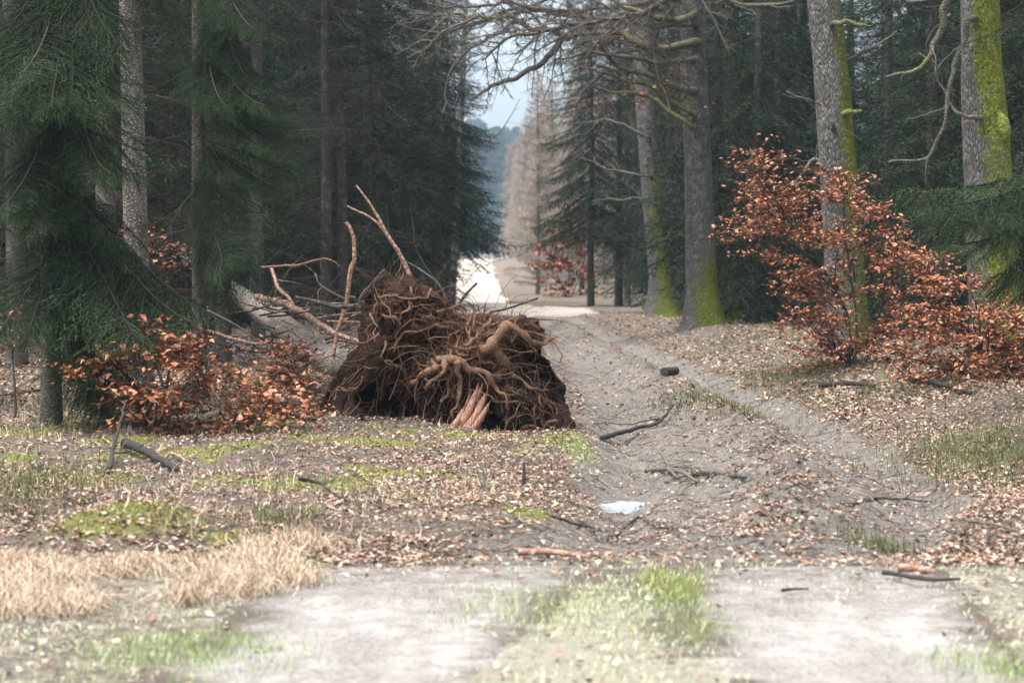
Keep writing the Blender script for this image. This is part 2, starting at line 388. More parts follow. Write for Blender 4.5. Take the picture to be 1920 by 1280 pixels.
def puddle():
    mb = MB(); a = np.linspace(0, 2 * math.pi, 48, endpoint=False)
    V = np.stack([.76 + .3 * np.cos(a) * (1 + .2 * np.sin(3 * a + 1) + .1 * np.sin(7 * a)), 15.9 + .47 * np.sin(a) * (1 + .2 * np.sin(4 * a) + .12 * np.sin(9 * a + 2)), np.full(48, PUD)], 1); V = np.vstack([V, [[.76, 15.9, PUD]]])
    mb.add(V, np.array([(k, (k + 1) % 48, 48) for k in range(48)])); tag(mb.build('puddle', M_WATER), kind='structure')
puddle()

# ------------------------------------------------------------------ ground litter (uncountable)
def scatter(n, y0, y1, xl, xr, pw=1.0):
    """random points, denser towards the camera, inside a fan a little wider than the view"""
    u = rng.random(n); y = (y0 ** (1 - pw) + u * (y1 ** (1 - pw) - y0 ** (1 - pw))) ** (1 / (1 - pw)) if pw != 1 else y0 * (y1 / y0) ** u
    x = (xl + (xr - xl) * rng.random(n)) * (1.2 + y * .245)
    return x, y
def leaves(mb, P, size, tilt=.5, fold=.35, m=0):
    """each leaf: two folded quads, pointed at both ends"""
    n = len(P); a = rng.random(n) * 2 * math.pi
    d = np.stack([np.cos(a), np.sin(a), rng.normal(0, tilt, n)], 1); d = norm(d)
    up = norm(np.stack([rng.normal(0, tilt, n), rng.normal(0, tilt, n), np.ones(n)], 1))
    s = norm(np.cross(d, up)); up = np.cross(s, d)
    L = (size * rng.uniform(.6, 1.3, n))[:, None]; wd = L * rng.uniform(.26, .4, n)[:, None]; k = (fold * rng.normal(0, 1, n))[:, None] * wd
    curl = (rng.normal(0, .18, n))[:, None] * L
    b = P - d * L * .5; tp = P + d * L * .5 + up * curl
    V = np.stack([b, P - d * L * .12 - s * wd + up * k, tp, P - d * L * .12 + s * wd + up * k, P - up * curl * .3], 1)
    i = np.arange(n)[:, None] * 5
    F3 = np.concatenate([i + np.array([0, 1, 4]), i + np.array([1, 2, 4]), i + np.array([4, 2, 3]), i + np.array([0, 4, 3])])
    mb.add(V, F3, m)
def litter():
    mb = MB()
    for (n, y0, y1, size, pw) in ((150000, 11.8, 42, .019, 1.4), (150000, 11.6, 24, .041, 1.3), (110000, 22, 66, .057, 1.3), (9000, 8.0, 12.2, .042, 1), (2600, 11.0, 12.1, .04, 1), (5000, 8, 11.9, .0185, 1)):
        x, y = scatter(n, y0, y1, -1, 1, pw); Z = zones(x, y)
        left = x < poly_x(MUD_L, y)
        dens = np.where(left, .75, 1.0) * (1 - .95 * Z['gravel'] * (y < 11)) * (1 - .92 * Z['mud']) * (1 - .6 * Z['mossy']) * (1 - .7 * Z['near']) * (1 - .98 * Z['sand']) * (1 - Z['pud'])
        dens = np.maximum(dens, .45 * (size < .02) * (1 - Z['gravel']) * (1 - Z['sand']) * (1 - Z['pud'])); dens = .82 * dens * (.3 + .7 * sst(-.5, .35, fbm2(x, y, .9, 4, 77)))
        ok = rng.random(n) < dens; x, y = x[ok], y[ok]
        P = np.stack([x, y, H(x, y) + .012 + rng.random(len(x)) * .02], 1)
        leaves(mb, P, size * rng.uniform(.8, 1.2), .24)
    tag(mb.build('leaf_litter', M_LITTER), 'brown and pale fallen leaves covering the forest floor', 'leaf litter', kind='stuff')
    mb = MB(); x, y = scatter(10500, 12.0, 60, -1, 1, 1.3); Z = zones(x, y)
    ok = rng.random(len(x)) < (1 - .25 * Z['mud']) * (1 - Z['sand']); x, y = x[ok], y[ok]; n = len(x)
    a = rng.random(n) * math.pi * 2; L = rng.gamma(2, .07, n) + .05; t = np.linspace(-.5, .5, 5)
    bend = rng.normal(0, .12, n)
    px = x[:, None] + np.cos(a)[:, None] * L[:, None] * t + (np.sin(a) * bend * L)[:, None] * (t * t * 4)
    py = y[:, None] + np.sin(a)[:, None] * L[:, None] * t - (np.cos(a) * bend * L)[:, None] * (t * t * 4)
    pz = H(px.ravel(), py.ravel()).reshape(px.shape) + .012 + (rng.random(n) ** 3)[:, None] * .05 * (t + .5)
    r = (rng.uniform(.0015, .0045, n))[:, None] * np.linspace(1, .4, 5)
    mb.tubes(np.stack([px, py, pz], -1), r, 3)
    tag(mb.build('twig_litter', M_TWIGS), 'small dry twigs strewn over the leaf litter and mud', 'twig litter', kind='stuff')
    # clods and stones on the mud
    mb = MB(); x, y = scatter(16000, 12, 45, -.3, 1, 1.4); Z = zones(x, y)
    ok = rng.random(len(x)) < Z['inside'] * (.25 + .75 * Z['ridge']); x, y = x[ok], y[ok]; n = len(x)
    s = np.minimum(rng.gamma(2, .0042, n), .02) * (1 + .7 * zones(x, y)['ridge'] * (y > 13) * (y < 21)) + .002; c = np.stack([x, y, H(x, y) + s * .2], 1)
    oc = np.array([[1, 0, 0], [0, 1, 0], [-1, 0, 0], [0, -1, 0], [0, 0, 1], [.6, .5, .5], [-.5, .6, .5]])
    V = c[:, None] + (oc[None] * rng.uniform(.6, 1.3, (n, 7, 1)) * s[:, None, None]) * np.array([1.3, 1.3, .8])
    fc = np.array([[0, 1, 5], [0, 5, 4], [1, 5, 4], [1, 2, 6], [1, 6, 4], [2, 6, 4], [2, 3, 4], [3, 0, 4]])
    mb.add(V, (np.arange(n)[:, None, None] * 7 + fc).reshape(-1, 3))
    tag(mb.build('soil_clods', m_island('clods', [(0, (.05, .038, .03)), (.6, (.12, .1, .085)), (1, (.24, .21, .19))], .95)), 'loose clods of churned mud along the track', 'soil clods', kind='stuff')
litter()
def blades(mb, x, y, h, wd, lean, m=0, curve=.6):
    n = len(x); z = H(x, y); a = rng.random(n) * 2 * math.pi
    d = np.stack([np.cos(a), np.sin(a)], 1) * (np.abs(rng.normal(0, lean, n)))[:, None]
    h = h * rng.uniform(.5, 1.25, n); b = np.stack([x, y, z - .003], 1)
    mid = b + np.stack([d[:, 0] * h * .45, d[:, 1] * h * .45, h * .6], 1)
    tip = b + np.stack([d[:, 0] * h * 1.25, d[:, 1] * h * 1.25, h * (1 - curve * np.clip(np.hypot(d[:, 0], d[:, 1]), 0, 1.4) * .7)], 1)
    s = rng.normal(0, 1, (n, 3)); s[:, 2] = 0; s = norm(s) * (wd * .5)
    V = np.stack([b - s, b + s, mid + s * .8, mid - s * .8, tip], 1); i = np.arange(n)[:, None] * 5
    mb.add(V, np.concatenate([i + np.array([0, 1, 2]), i + np.array([0, 2, 3]), i + np.array([3, 2, 4])]), m)
def grasses():
    mb = MB(); n = 17000                                     # dry tussocks left foreground
    cx = rng.uniform(-3.6, -.75, 190); cy = rng.uniform(9.2, 12.3, 190)
    keep = (cx < -.9 - .25 * rng.random(190)) & (cy > 10.1 + 1.3 * fbm2(cx, cy, .9, 2, 5)) & (rng.random(190) < .75) & ((cy < 11.45) | (cx < -2.7) | (cx > -1.3)) & (fbm2(cx, cy, 1.4, 2, 25) > -.3); cx, cy = cx[keep], cy[keep]; k = rng.integers(0, len(cx), n)
    sz = rng.uniform(.03, .12, len(cx))[k]; x = cx[k] + rng.normal(0, 1, n) * sz; y = cy[k] + rng.normal(0, 1, n) * sz
    ok = ((x + 1.95) / .6) ** 2 + ((y - 12.1) / .45) ** 2 > .7
    blades(mb, x[ok], y[ok], .13, .004, 1.3, 0, .95)
    x, y = scatter(9000, 12, 24, -1, 0, 1.2); ok = (x < poly_x(MUD_L, y) - .1) & (fbm2(x, y, 1.3, 3, 88) > .05); blades(mb, x[ok], y[ok], .1, .004, .8)
    tag(mb.build('dry_grass', M_STRAW), 'tan dry grass tussocks matted on the left foreground verge', 'dry grass', kind='stuff')
    mb = MB(); x, y = rng.uniform(.1, 1.1, 26000), rng.uniform(8, 11.9, 26000); Z = zones(x, y)
    g = np.exp(-((x - (.72 + .02 * (11 - y))) / .16) ** 2) * sst(8.2, 11, y); ok = rng.random(len(x)) < .55 * g * sst(-.3, .5, fbm2(x, y, 3, 3, 61))
    blades(mb, x[ok], y[ok], .035, .0035, .6)
    for (px, py, sx, sy, k) in ((530, 1065, .08, .25, 900), (350, 1225, .22, .3, 1500), (1085, 845, .06, .6, 1400), (1130, 1150, .3, .5, 800), (1870, 1250, .15, .3, 700), (1000, 1140, .25, .3, 500), (1225, 945, .2, .2, 100)):
        c = G(px, py); blades(mb, c[0] + rng.normal(0, sx, k), c[1] + rng.normal(0, sy, k), .045, .0035, .6)
    tag(mb.build('green_grass', M_GRASS), 'fresh green grass on the strip between the gravel wheel tracks', 'grass', kind='stuff')
    mb = MB(); x = rng.uniform(-3.5, 3.6, 60000); y = rng.uniform(7.8, 11.9, 60000); Z = zones(x, y)
    ok = rng.random(len(x)) < (Z['near'] * (1 - Z['gravel']) * .55 * sst(-.5, .3, fbm2(x, y, 2.2, 3, 66))); blades(mb, x[ok], y[ok], .03, .004, 1.0)
    tag(mb.build('pale_grass', M_GRASSPALE), 'short bleached grass covering the near verges', 'grass', kind='stuff')
    mb = MB(); x, y = scatter(110000, 11, 25, -1, .2, 1.2); Z = zones(x, y); ok = rng.random(len(x)) < sst(.35, .8, Z['mossy']) * .8
    blades(mb, x[ok], y[ok], .02, .006, .7)
    tag(mb.build('moss_cushion', M_MOSSBLADE), 'yellow green moss spreading over mounds of the left verge', 'moss', kind='stuff')
grasses()

# ------------------------------------------------------------------ branching helpers
def wiggle(p0, d, L, n, amp, droop=0.0, g=None):
    """random walk polyline from p0"""
    g = g or rng; P = [p0]; d = d / np.linalg.norm(d); st = L / (n - 1)
    for k in range(n - 1):
        d = d + g.normal(0, amp, 3) + A(0, 0, droop); d = d / np.linalg.norm(d); P.append(P[-1] + d * st)
    return np.array(P)
def twiggery(mb, P, r, depth, kids, lr=.5, amp=.16, sides=4, m=0, up=.05, ends=None, flat=1.0, minlen=.12, start=.15, mr=.0025):
    """side twigs along a polyline P with radii r"""
    n = len(P); T = norm(np.gradient(P, axis=0)); L = np.linalg.norm(np.diff(P, axis=0), axis=1).sum()
    for k in range(kids):
        t = start + (1 - start) * (k + rng.random()) / kids; i = min(int(t * (n - 1)), n - 1)
        side = rng.normal(0, 1, 3); side[2] *= flat; side -= T[i] * side.dot(T[i]); side /= np.linalg.norm(side) + 1e-9
        d = T[i] * rng.uniform(.5, 1.0) + side * rng.uniform(.5, 1.0) + A(0, 0, up)
        l = L * lr * rng.uniform(.5, 1.1) * (1 - .5 * t)
        if l < minlen: continue
        Q = wiggle(P[i], d, l, 8, amp); rr = max(min(r[i] * .6, l * .012 + .001), mr) * np.linspace(1, .35, 8)
        mb.tubes(Q, rr, sides if depth > 1 else 3, m)
        if ends is not None: ends.append(Q)
        if depth > 1: twiggery(mb, Q, rr, depth - 1, max(2, int(kids * .75)), lr, amp, 3, m, up, ends, flat, minlen, .1, mr)

def trunk_mesh(mb, P, r, sides=20, bumps=.04, flare=.0, mossdir=None, mossamt=0, seed=0, n=60, lobes=0):
    Q, rr = resample(P, n, r)
    a = np.arange(sides) * 2 * math.pi / sides; h = Q[:, 2] - Q[0, 2]
    fl = 1 + flare * np.exp(-h / .28)
    ca, sa = np.cos(a)[None], np.sin(a)[None]
    lob = 1 + lobes * np.exp(-h / .3)[:, None] * np.cos(5 * a + seed)[None]
    pts = np.stack([np.repeat(ca, n, 0), np.repeat(sa, n, 0), np.repeat(h[:, None] * .8, sides, 1)], -1)
    nz = 1 + bumps * fbm(pts * A(2.2, 2.2, 1.0) + seed * 7.3, 4, seed)
    rad = rr[:, None] * fl[:, None] * lob * nz
    V = np.stack([Q[:, 0, None] + rad * ca, Q[:, 1, None] + rad * sa, np.repeat(Q[:, 2, None], sides, 1)], -1)
    idx = np.arange(n * sides).reshape(n, sides)
    q = np.stack([idx[:-1], np.roll(idx, -1, 1)[:-1], np.roll(idx, -1, 1)[1:], idx[1:]], -1).reshape(-1, 4)
    if mossdir is not None:
        md = math.radians(mossdir); ms = np.cos(a - md)[None] * .7 + .42 + .45 * fbm(pts * A(1, 1, .9) + 3.3 + seed, 3, seed + 5)
        ms = ms * (mossamt(h)[:, None] if callable(mossamt) else mossamt)
    else: ms = np.zeros((n, sides))
    mb.add(V, q, 0, moss=np.clip(ms, 0, 1).ravel()); return Q, rr

# ------------------------------------------------------------------ spruces
def spruce_bough(L, lod, seed, green=1.0):
    """a bough along +X with drooping side shoots; lod 0 near, 1 middle, 2 far"""
    g = np.random.default_rng(seed); mb = MB(); n = 14; t = np.linspace(0, 1, n)
    sag = g.uniform(.16, .3)
    P = np.stack([t * L, .05 * L * np.sin(t * 3 + seed), L * (-sag * t ** 1.4 + .13 * t ** 4)], 1)
    mb.tubes(P, .016 * (1 - .85 * t) * L / 2.2 + .002, 4, 1)
    sp = (.06, .1, .15)[lod]; S0, S1 = [], []
    lat = []
    for k in range(int(L / sp)):
        tt = (k + .5) * sp / L
        if tt < .1: continue
        for sgn in (-1, 1):
            i = tt * (n - 1); i0 = int(i); p = P[i0] + (P[min(i0 + 1, n - 1)] - P[i0]) * (i - i0)
            l = L * (.36 * (1 - tt) ** .75 * min(1, tt * 3.5) + .06) * g.uniform(.7, 1.15)
            ang = g.uniform(.75, 1.1); d = A(math.cos(ang), sgn * math.sin(ang), g.uniform(-.5, -.02))
            if tt < .35 and g.random() < .35 * (1 - green * .5): continue
            q = 5; s = np.linspace(0, 1, q)[:, None]
            Q = p + norm(d) * l * s + A(0, 0, -1) * l * .32 * s ** 2 + g.normal(0, .012, (q, 3)) * l
            lat.append((Q, l))
            S0 += list(Q[:-1]); S1 += list(Q[1:])
            m2 = int(l / (sp * (.62 if lod == 0 else 1.0)))
            for j in range(m2):
                u = (j + .7) / (m2 + .3) * (q - 1); u0 = min(int(u), q - 2); pp = Q[u0] + (Q[u0 + 1] - Q[u0]) * (u - u0); dd = norm(Q[u0 + 1] - Q[u0])
                sd2 = norm(np.cross(dd, A(0, 0, 1))) * (1 if j % 2 else -1)
                l2 = (.05 + .26 * l * (1 - u / q)) * g.uniform(.6, 1.2); e = pp + (dd * .75 + sd2 * .65 + A(0, 0, -g.uniform(.15, .75))) * l2
                S0.append(pp); S1.append(e)
    for l5 in (lat,):
        PQ = np.array([x[0] for x in l5]); rr = np.array([x[1] for x in l5])[:, None] * .006 * np.linspace(1, .4, 5) + .0012
        mb.tubes(PQ, rr, 3, 1)
    S0, S1 = np.array(S0), np.array(S1)
    S0 = np.vstack([S0, P[3:-1]]); S1 = np.vstack([S1, P[4:]])
    ln = np.linalg.norm(S1 - S0, axis=1); step = (.006, .016, .03)[lod]
    cnt = np.maximum(2, (ln / step).astype(int)); bright = g.random(len(S0)) < .3; ix = np.repeat(np.arange(len(S0)), cnt); N = len(ix)
    f = g.random(N)[:, None]; b = S0[ix] + (S1[ix] - S0[ix]) * f; dd = norm(S1 - S0)[ix]
    rad = g.normal(0, 1, (N, 3)); rad[:, 2] = np.abs(rad[:, 2]) * .7 + .1; rad -= dd * (rad * dd).sum(1, keepdims=True); rad = norm(rad)
    d = norm(dd * .75 + rad * .8); side = norm(np.cross(d, g.normal(0, 1, (N, 3))))
    nl = g.uniform(.7, 1.2, N) * (.017, .032, .06)[lod]; br = bright[ix]
    mb.blades(b[~br], d[~br], side[~br], nl[~br], (.0048, .0105, .022)[lod], 0); mb.blades(b[br], d[br], side[br], nl[br] * 1.1, (.0048, .0105, .022)[lod], 2)
    return mb, P[-1]
BOUGH = {l: [spruce_bough(2.2, l, 10 * l + k) for k in range((3, 3, 2)[l])] for l in (0, 1, 2)}
def aim(base, tip, proto_tip, roll=0):
    """4x4 that carries the bough's origin to base and its tip to tip"""
    v = Vector(tip - base); s = v.length / np.linalg.norm(proto_tip)
    az = math.atan2(v.y, v.x); el = math.asin(max(-1, min(1, v.z / v.length)))
    el0 = math.asin(proto_tip[2] / np.linalg.norm(proto_tip)); az0 = math.atan2(proto_tip[1], proto_tip[0])
    M = Matrix.Translation(Vector(base)) @ Matrix.Rotation(az, 4, 'Z') @ Matrix.Rotation(-(el - el0), 4, 'Y') @ Matrix.Rotation(roll, 4, 'X') @ Matrix.Rotation(-az0, 4, 'Z') @ Matrix.Scale(s, 4)
    return np.array(M)
def crown(z0, Ht, Rad, nb, lod, seed, hi=99, droop=.25, lodhi=2, dens_pow=1.0):
    """boughs from height z0 to Ht; below `hi` in the given lod, above in lodhi"""
    g = np.random.default_rng(seed); mb = MB()
    for k in range(nb):
        u = (k + g.random()) / nb; z = z0 + (Ht - z0) * u ** 1.15
        L = Rad * (1 - (z / Ht)) ** .75 * g.uniform(.72, 1.12) + .25
        a = k * 2.399 + g.normal(0, .3); pr, pt = BOUGH[lod if z < hi else lodhi][g.integers(0, len(BOUGH[lod if z < hi else lodhi]))]
        dz = -L * (droop + .2 * (1 - u) + g.normal(0, .08)) + L * .35 * u
        mb.merge(pr, aim(A(0, 0, z), A(math.cos(a) * L, math.sin(a) * L, z + dz), pt, g.normal(0, .2)))
    return mb
def dead_branches(z0, z1, nb, L0, seed):
    g = np.random.default_rng(seed); mb = MB()
    for k in range(nb):
        z = z0 + (z1 - z0) * (k + g.random()) / nb; a = g.random() * 6.283; L = L0 * g.uniform(.35, 1.1)
        d = A(math.cos(a), math.sin(a), g.uniform(-.25, .25)); P = wiggle(A(0, 0, z), d, L, 9, .07, -.02, g)
        mb.tubes(P, np.linspace(.011, .003, 9) * L / 1.5, 4)
        N = int(46 * L); t = g.uniform(.15, 1, N) * 7.99; i = t.astype(int); b = P[i] + (P[i + 1] - P[i]) * (t - i)[:, None]
        T = norm(P[i + 1] - P[i]); s = g.normal(0, 1, (N, 3)); s[:, 2] = -np.abs(s[:, 2]) * .8; dd = norm(T * .5 + norm(s) * .8)
        mb.blades(b, dd, norm(np.cross(dd, g.normal(0, 1, (N, 3)))), g.uniform(.08, .5, N), .006)
        b2 = b + dd * g.uniform(.03, .3, N)[:, None]; d2 = norm(dd + g.normal(0, .6, (N, 3)))
        mb.blades(b2, d2, norm(np.cross(d2, g.normal(0, 1, (N, 3)))), g.uniform(.05, .2, N), .004)
    return mb
def make_spruce(name, Ht, r0, parts, seed, label, loc, group='spruces of the forest walls', mossdir=None, mossamt=0, lean=0):
    root = empty(name, loc, label=label, cat='spruce tree', group=group); mb = MB(); g = np.random.default_rng(seed)
    P = [(lean * k / 6 + g.normal(0, .02) * (k > 0), g.normal(0, .02) * (k > 0), Ht * k / 6 - (.1 if k == 0 else 0)) for k in range(7)]
    trunk_mesh(mb, P, [r0 * (1 - .93 * k / 6) for k in range(7)], 14, .05, .3, mossdir, mossamt, seed, 70)
    mb.build('trunk', M_SPRUCE, root, True)
    for nm, m, mats in parts: m.build(nm, mats, root)
    return root
NM = [M_NEEDLE, M_DEADTWIG, M_NEEDLE_TIP]; NMN = [M_NEEDLE_NEAR, M_DEADTWIG, M_NEEDLE_NEARTIP]

# prototypes: the first of each kind stands at a real place, the rest are copies
def place(px, Y, dz=0): 
    x = (px - 960) / F * Y; return A(x, Y, Hs(x, Y) - .05 + dz)
CR_EDGE = crown(.5, 15, 2.1, 190, 2, 3); CR_EDGE2 = crown(2.4, 13.5, 2.3, 230, 2, 5); CR_HIGH = crown(6, 18, 2.0, 60, 2, 8)
CR_MID = crown(1.2, 16, 1.9, 135, 2, 12)
protoE = make_spruce('spruce_tree', 15, .13, [('crown', CR_EDGE, NM), ('dead_branches', dead_branches(.4, 5, 34, 1.3, 4), M_DEADTWIG)], 1, 'dense spruce with low sweeping boughs behind the brush above the root plate', place(700, 62))
protoG = make_spruce('spruce_tree', 13.5, .11, [('crown', CR_EDGE2, NM), ('dead_branches', dead_branches(.8, 3, 8, .9, 6), M_DEADTWIG)], 2, 'dark spruce on a thin bare stem at the right edge of the gap', place(1108, 74))
protoI = make_spruce('spruce_tree', 18, .12, [('crown', CR_HIGH, NM), ('dead_branches', dead_branches(.6, 8.5, 80, 1.7, 9), M_DEADTWIG)], 3, 'slim straight spruce pole with long bare side branches behind the fallen trunk', place(612, 46))
protoM = make_spruce('spruce_tree', 16, .11, [('crown', CR_MID, NM), ('dead_branches', dead_branches(.4, 6, 40, 1.4, 14), M_DEADTWIG)], 4, 'spruce with needled boughs to the ground behind the two paired bare stems', place(1225, 90))
def put(src, px, Y, rz, sc, label, group='spruces of the forest walls', tilt=(0, 0)): return copy_thing(src, place(px, Y), rz, sc, label, group, tilt)
# left side, single trees one can point at
put(protoG, 838, 78, 1.0, .95, 'spruce whose boughs overhang the far road from the left')
put(protoG, 800, 72, 2.2, .95, 'spruce leaning its boughs over the thin pale trunks beside the far road', tilt=(0, .03))
put(protoE, 770, 66, 3.1, .9, 'spruce crown just left of the pale birch stems')
put(protoI, 710, 52, 1.7, 1.2, 'thicker shaded spruce trunk above the tip of the root plate')
put(protoI, 484, 40, 4.2, .95, 'lichen grey spruce pole left of the slim straight one')
put(protoI, 560, 60, .4, .95, 'thin shaded spruce stem between the two clear poles')
put(protoM, 655, 68, 5.5, 1.1, 'spruce filling the dark gap right of the slim pole')
put(protoI, 200, 29, 2.9, 1.15, 'shaded spruce trunk directly left of the thick scaly trunk')
put(protoM, 545, 72, .9, 1.1, 'spruce filling the dark gap left of the slim pole')
# right side
put(protoI, 1160, 76, 1.2, 1.0, 'left one of the two paired bare spruce stems'); put(protoI, 1176, 79, 3.0, 1.0, 'right one of the two paired bare spruce stems')
put(protoE, 1278, 72, .3, .9, 'spruce with boughs hanging between the mossy leaning oak and the next oak')
put(protoG, 1345, 50, 2.6, .9, 'spruce behind the dark mossy foot of the oak left of the copper beech')
put(protoE, 1420, 47, 4.4, .95, 'spruce behind the top left sprays of the large copper beech sapling')
put(protoE, 1665, 44, 1.9, .95, 'spruce right behind the grey oak standing in the copper beech')
put(protoE, 1745, 38, 5.2, .8, 'spruce between the grey oak and the mossy oak')
put(protoM, 1500, 58, .6, 1.1, 'spruce in the dark gap left of the grey oak')
GL_, GR_ = 'further spruces in the left forest', 'further spruces in the right forest'
lab = {-1: 'one of the many shaded spruces standing deeper in the left forest', 1: 'one of the many shaded spruces standing deeper in the right forest'}
g2 = np.random.default_rng(5)
for sgn in (-1, 1):
    for yy in np.arange(30, 112, 4.2):
        for xx in np.arange(0, 26, 3.4):
            y = yy + g2.uniform(-1.4, 1.4)
            edge = (-poly_x(MUD_L, y) + 1.2 if sgn < 0 else poly_x(MUD_R, y) + 1.3) + (1.2 if y > 60 else 2.6)
            x = edge + xx + g2.uniform(-1.1, 1.1)
            if x > .235 * y + 3: continue
            if y < 44 and x < 5.5 and sgn < 0: continue
            if y < 52 and x < 6.5 and sgn > 0: continue
            if y > 84 and x < 5.5: continue
            if sgn > 0 and y > 66 and x < 4.6: continue
            if 62 < y < 74 and sgn < 0 and x < 4: continue
            src = (protoI, protoE, protoM, protoG)[g2.choice(4, p=[.16, .36, .34, .14])]
            if sgn < 0 and y > 58 and x < edge + 2.6: src = protoG
            c = copy_thing(src, (sgn * x, y, Hs(sgn * x, y) - .05), g2.random() * 6.28, g2.uniform(.85, 1.25), lab[sgn], GL_ if sgn < 0 else GR_, (g2.normal(0, .015), g2.normal(0, .015)))

# near spruce on the left: boughs aimed at where the photograph shows them
def aimed_spruce(px, Y, Ht, r0, boughs, seed, label, extra=None, lean=0, mossdir=None, upper=None, dead=None, mossamt=0, toppx=None, tmat=None):
    base = place(px, Y); root = empty('spruce_tree', base, label=label, cat='spruce tree', group='spruces at the left verge' if px < 960 else 'spruces at the right verge')
    mb = MB(); top = 0 if toppx is None else ((toppx - px) / F * Y) / (W(0, 0, Y)[2] - base[2])
    P = [(top * Ht * k / 6, 0, Ht * k / 6 - (.1 if k == 0 else 0)) for k in range(7)]
    trunk_mesh(mb, P, [r0 * (1 - .9 * k / 6) for k in range(7)], 22, .06, .25, mossdir, mossamt, seed, 160)
    mb.build('trunk', tmat or M_SPRUCE, root, True)
    cb = MB(); g = np.random.default_rng(seed)
    for (bx, by, tx, ty, tY) in boughs:
        b = W(bx, by, Y); b[:2] = base[:2] + [top * (b[2] - base[2]), 0] if bx == px else W(bx, by, Y)[:2]
        for q in range(3 if px == 95 else 2):
            pr, pt = BOUGH[0][g.integers(0, 3)]; jt = A(0, 0, 0) if q == 0 else g.normal(0, 1, 3) * A(.2, .25, .12); jb = A(0, 0, 0) if q == 0 else A(0, 0, g.normal(0, .1))
            cb.merge(pr, aim(b + jb - base, W(tx, ty, tY) + jt - base, pt, g.normal(0, .25)))
    if upper is not None: cb.merge(crown(*upper))
    if boughs or upper: cb.build('crown', NMN, root)
    if dead is not None: dead_branches(*dead).build('dead_branches', M_DEADTWIG, root)
    return root
aimed_spruce(95, 19.3, 14, .085, [
    (95, -160, 190, 150, 18.6), (95, -90, 120, 205, 18.0), (95, -60, -60, 130, 18.4), (95, 30, 140, 235, 19.6), (95, 60, -90, 260, 18.2),
    (95, 180, 180, 345, 18.4), (95, 210, -20, 400, 18.2), (95, 230, 130, 420, 19.9), (95, 330, 355, 605, 18.5), (95, 380, 250, 650, 18.2), (95, 400, 60, 640, 18.1),
    (95, 480, 180, 720, 18.6), (95, 560, 250, 790, 18.8), (95, 450, 330, 590, 18.9), (95, 300, 260, 480, 18.9), (95, 100, 200, 200, 18.2), (95, -40, 30, 180, 18.0), (95, 260, 30, 440, 18.4), (95, 610, 290, 850, 18.9), (95, 540, 340, 660, 19.4)],
    31, 'nearest spruce at the left edge with long drooping green boughs', upper=(4.2, 14, 1.9, 55, 1, 32, 6.5), dead=(.3, 4, 26, 1.0, 33))
aimed_spruce(262, 24, 17, .135, [(262, -120, 350, 60, 23.6)], 41, 'thick scaly spruce trunk with pale lichen beside the nearest spruce', upper=(6, 17, 2, 50, 2, 42), dead=(.3, 6, 26, .8, 43), toppx=246, tmat=M_FALLEN)
aimed_spruce(374, 22.6, 15, .075, [(374, -40, 470, 150, 22.0), (374, 20, 515, 165, 22.2), (374, 90, 440, 205, 21.6), (374, 170, 590, 250, 22.4), (374, 200, 560, 290, 22.0), (374, 270, 545, 360, 22.4), (374, 260, 455, 330, 21.8), (374, 330, 480, 440, 22.0), (374, 380, 500, 560, 22.0), (374, 420, 440, 500, 21.6), (374, 300, 420, 460, 21.9), (374, 320, 335, 450, 22.2),
    (374, -80, 420, 40, 21.8), (374, 60, 400, 200, 21.8)], 51, 'slender spruce behind the left beech sapling with boughs reaching right', upper=(5, 15, 1.8, 50, 2, 52), dead=(.3, 5, 30, 1.0, 53))
aimed_spruce(-70, 22, 16, .12, [(-70, 0, 40, 180, 21), (-70, 200, 30, 330, 21)], 61, 'spruce trunk at the far left edge of the picture', upper=(3, 16, 2.1, 60, 1, 62, 6), dead=(.3, 6, 40, 1.2, 63))
aimed_spruce(165, 33, 16, .12, [], 71, 'shaded spruce trunk left of the scaly one and further back', upper=(1.2, 16, 2.0, 70, 1, 72, 7), dead=(.3, 6, 40, 1.4, 73))
aimed_spruce(420, 31, 15, .1, [], 73, 'spruce screened by boughs above the lying trunk', upper=(2.2, 15, 1.7, 60, 1, 74, 7), dead=(.3, 6, 50, 1.4, 75))
aimed_spruce(2010, 20.5, 12, .09, [(2010, 330, 1705, 385, 19.4), (2010, 380, 1780, 455, 19.2), (2010, 400, 1850, 520, 19.4), (2010, 350, 1870, 400, 19.2), (2010, 300, 1800, 400, 20.4), (2010, 420, 1900, 560, 19.8)], 81,
    'young spruce at the right edge reaching a fresh green bough into the picture', upper=(3.4, 12, 1.2, 40, 1, 82, 5), dead=(.3, 3, 10, .6, 83))

# ------------------------------------------------------------------ oaks
def tube_px(mb, pts, Y, r_px, sides=8, n=None, m=0, amp=.0):
    """traced limb: [(px, py[, Y])], radius in photo pixels"""
    P = np.array([W(q[0], q[1], q[2] if len(q) > 2 else Y) for q in pts]); rr = np.array(r_px) / F * Y
    Q, rr = resample(P, n or 6 * len(pts), rr)
    if amp: Q = Q + amp * np.stack([fbm(Q * 3, 3, 1), fbm(Q * 3, 3, 2), fbm(Q * 3, 3, 3)], -1)
    mb.tubes(Q, rr, sides, m); return Q, rr
def limb(root, base, pts, Y, r_px, kids, depth=2, lr=.35, moss=.0, ends=None, up=.03, name='branch'):
    mb = MB(); Q, rr = tube_px(mb, pts, Y, r_px, 8, amp=.06)
    mb.att['moss'] = [(0, np.full(mb.n, moss) * (.85 + .35 * vnoise(np.concatenate(mb.V) * 2.0, 4)))]
    twiggery(mb, Q, rr, depth, kids, lr, .17, 4, 1, up, ends, mr=.00013 * Y)
    mb.V = [v - base for v in mb.V]
    return mb.build(name, [M_MOSSLIMB, M_GREYTWIG], root, False)
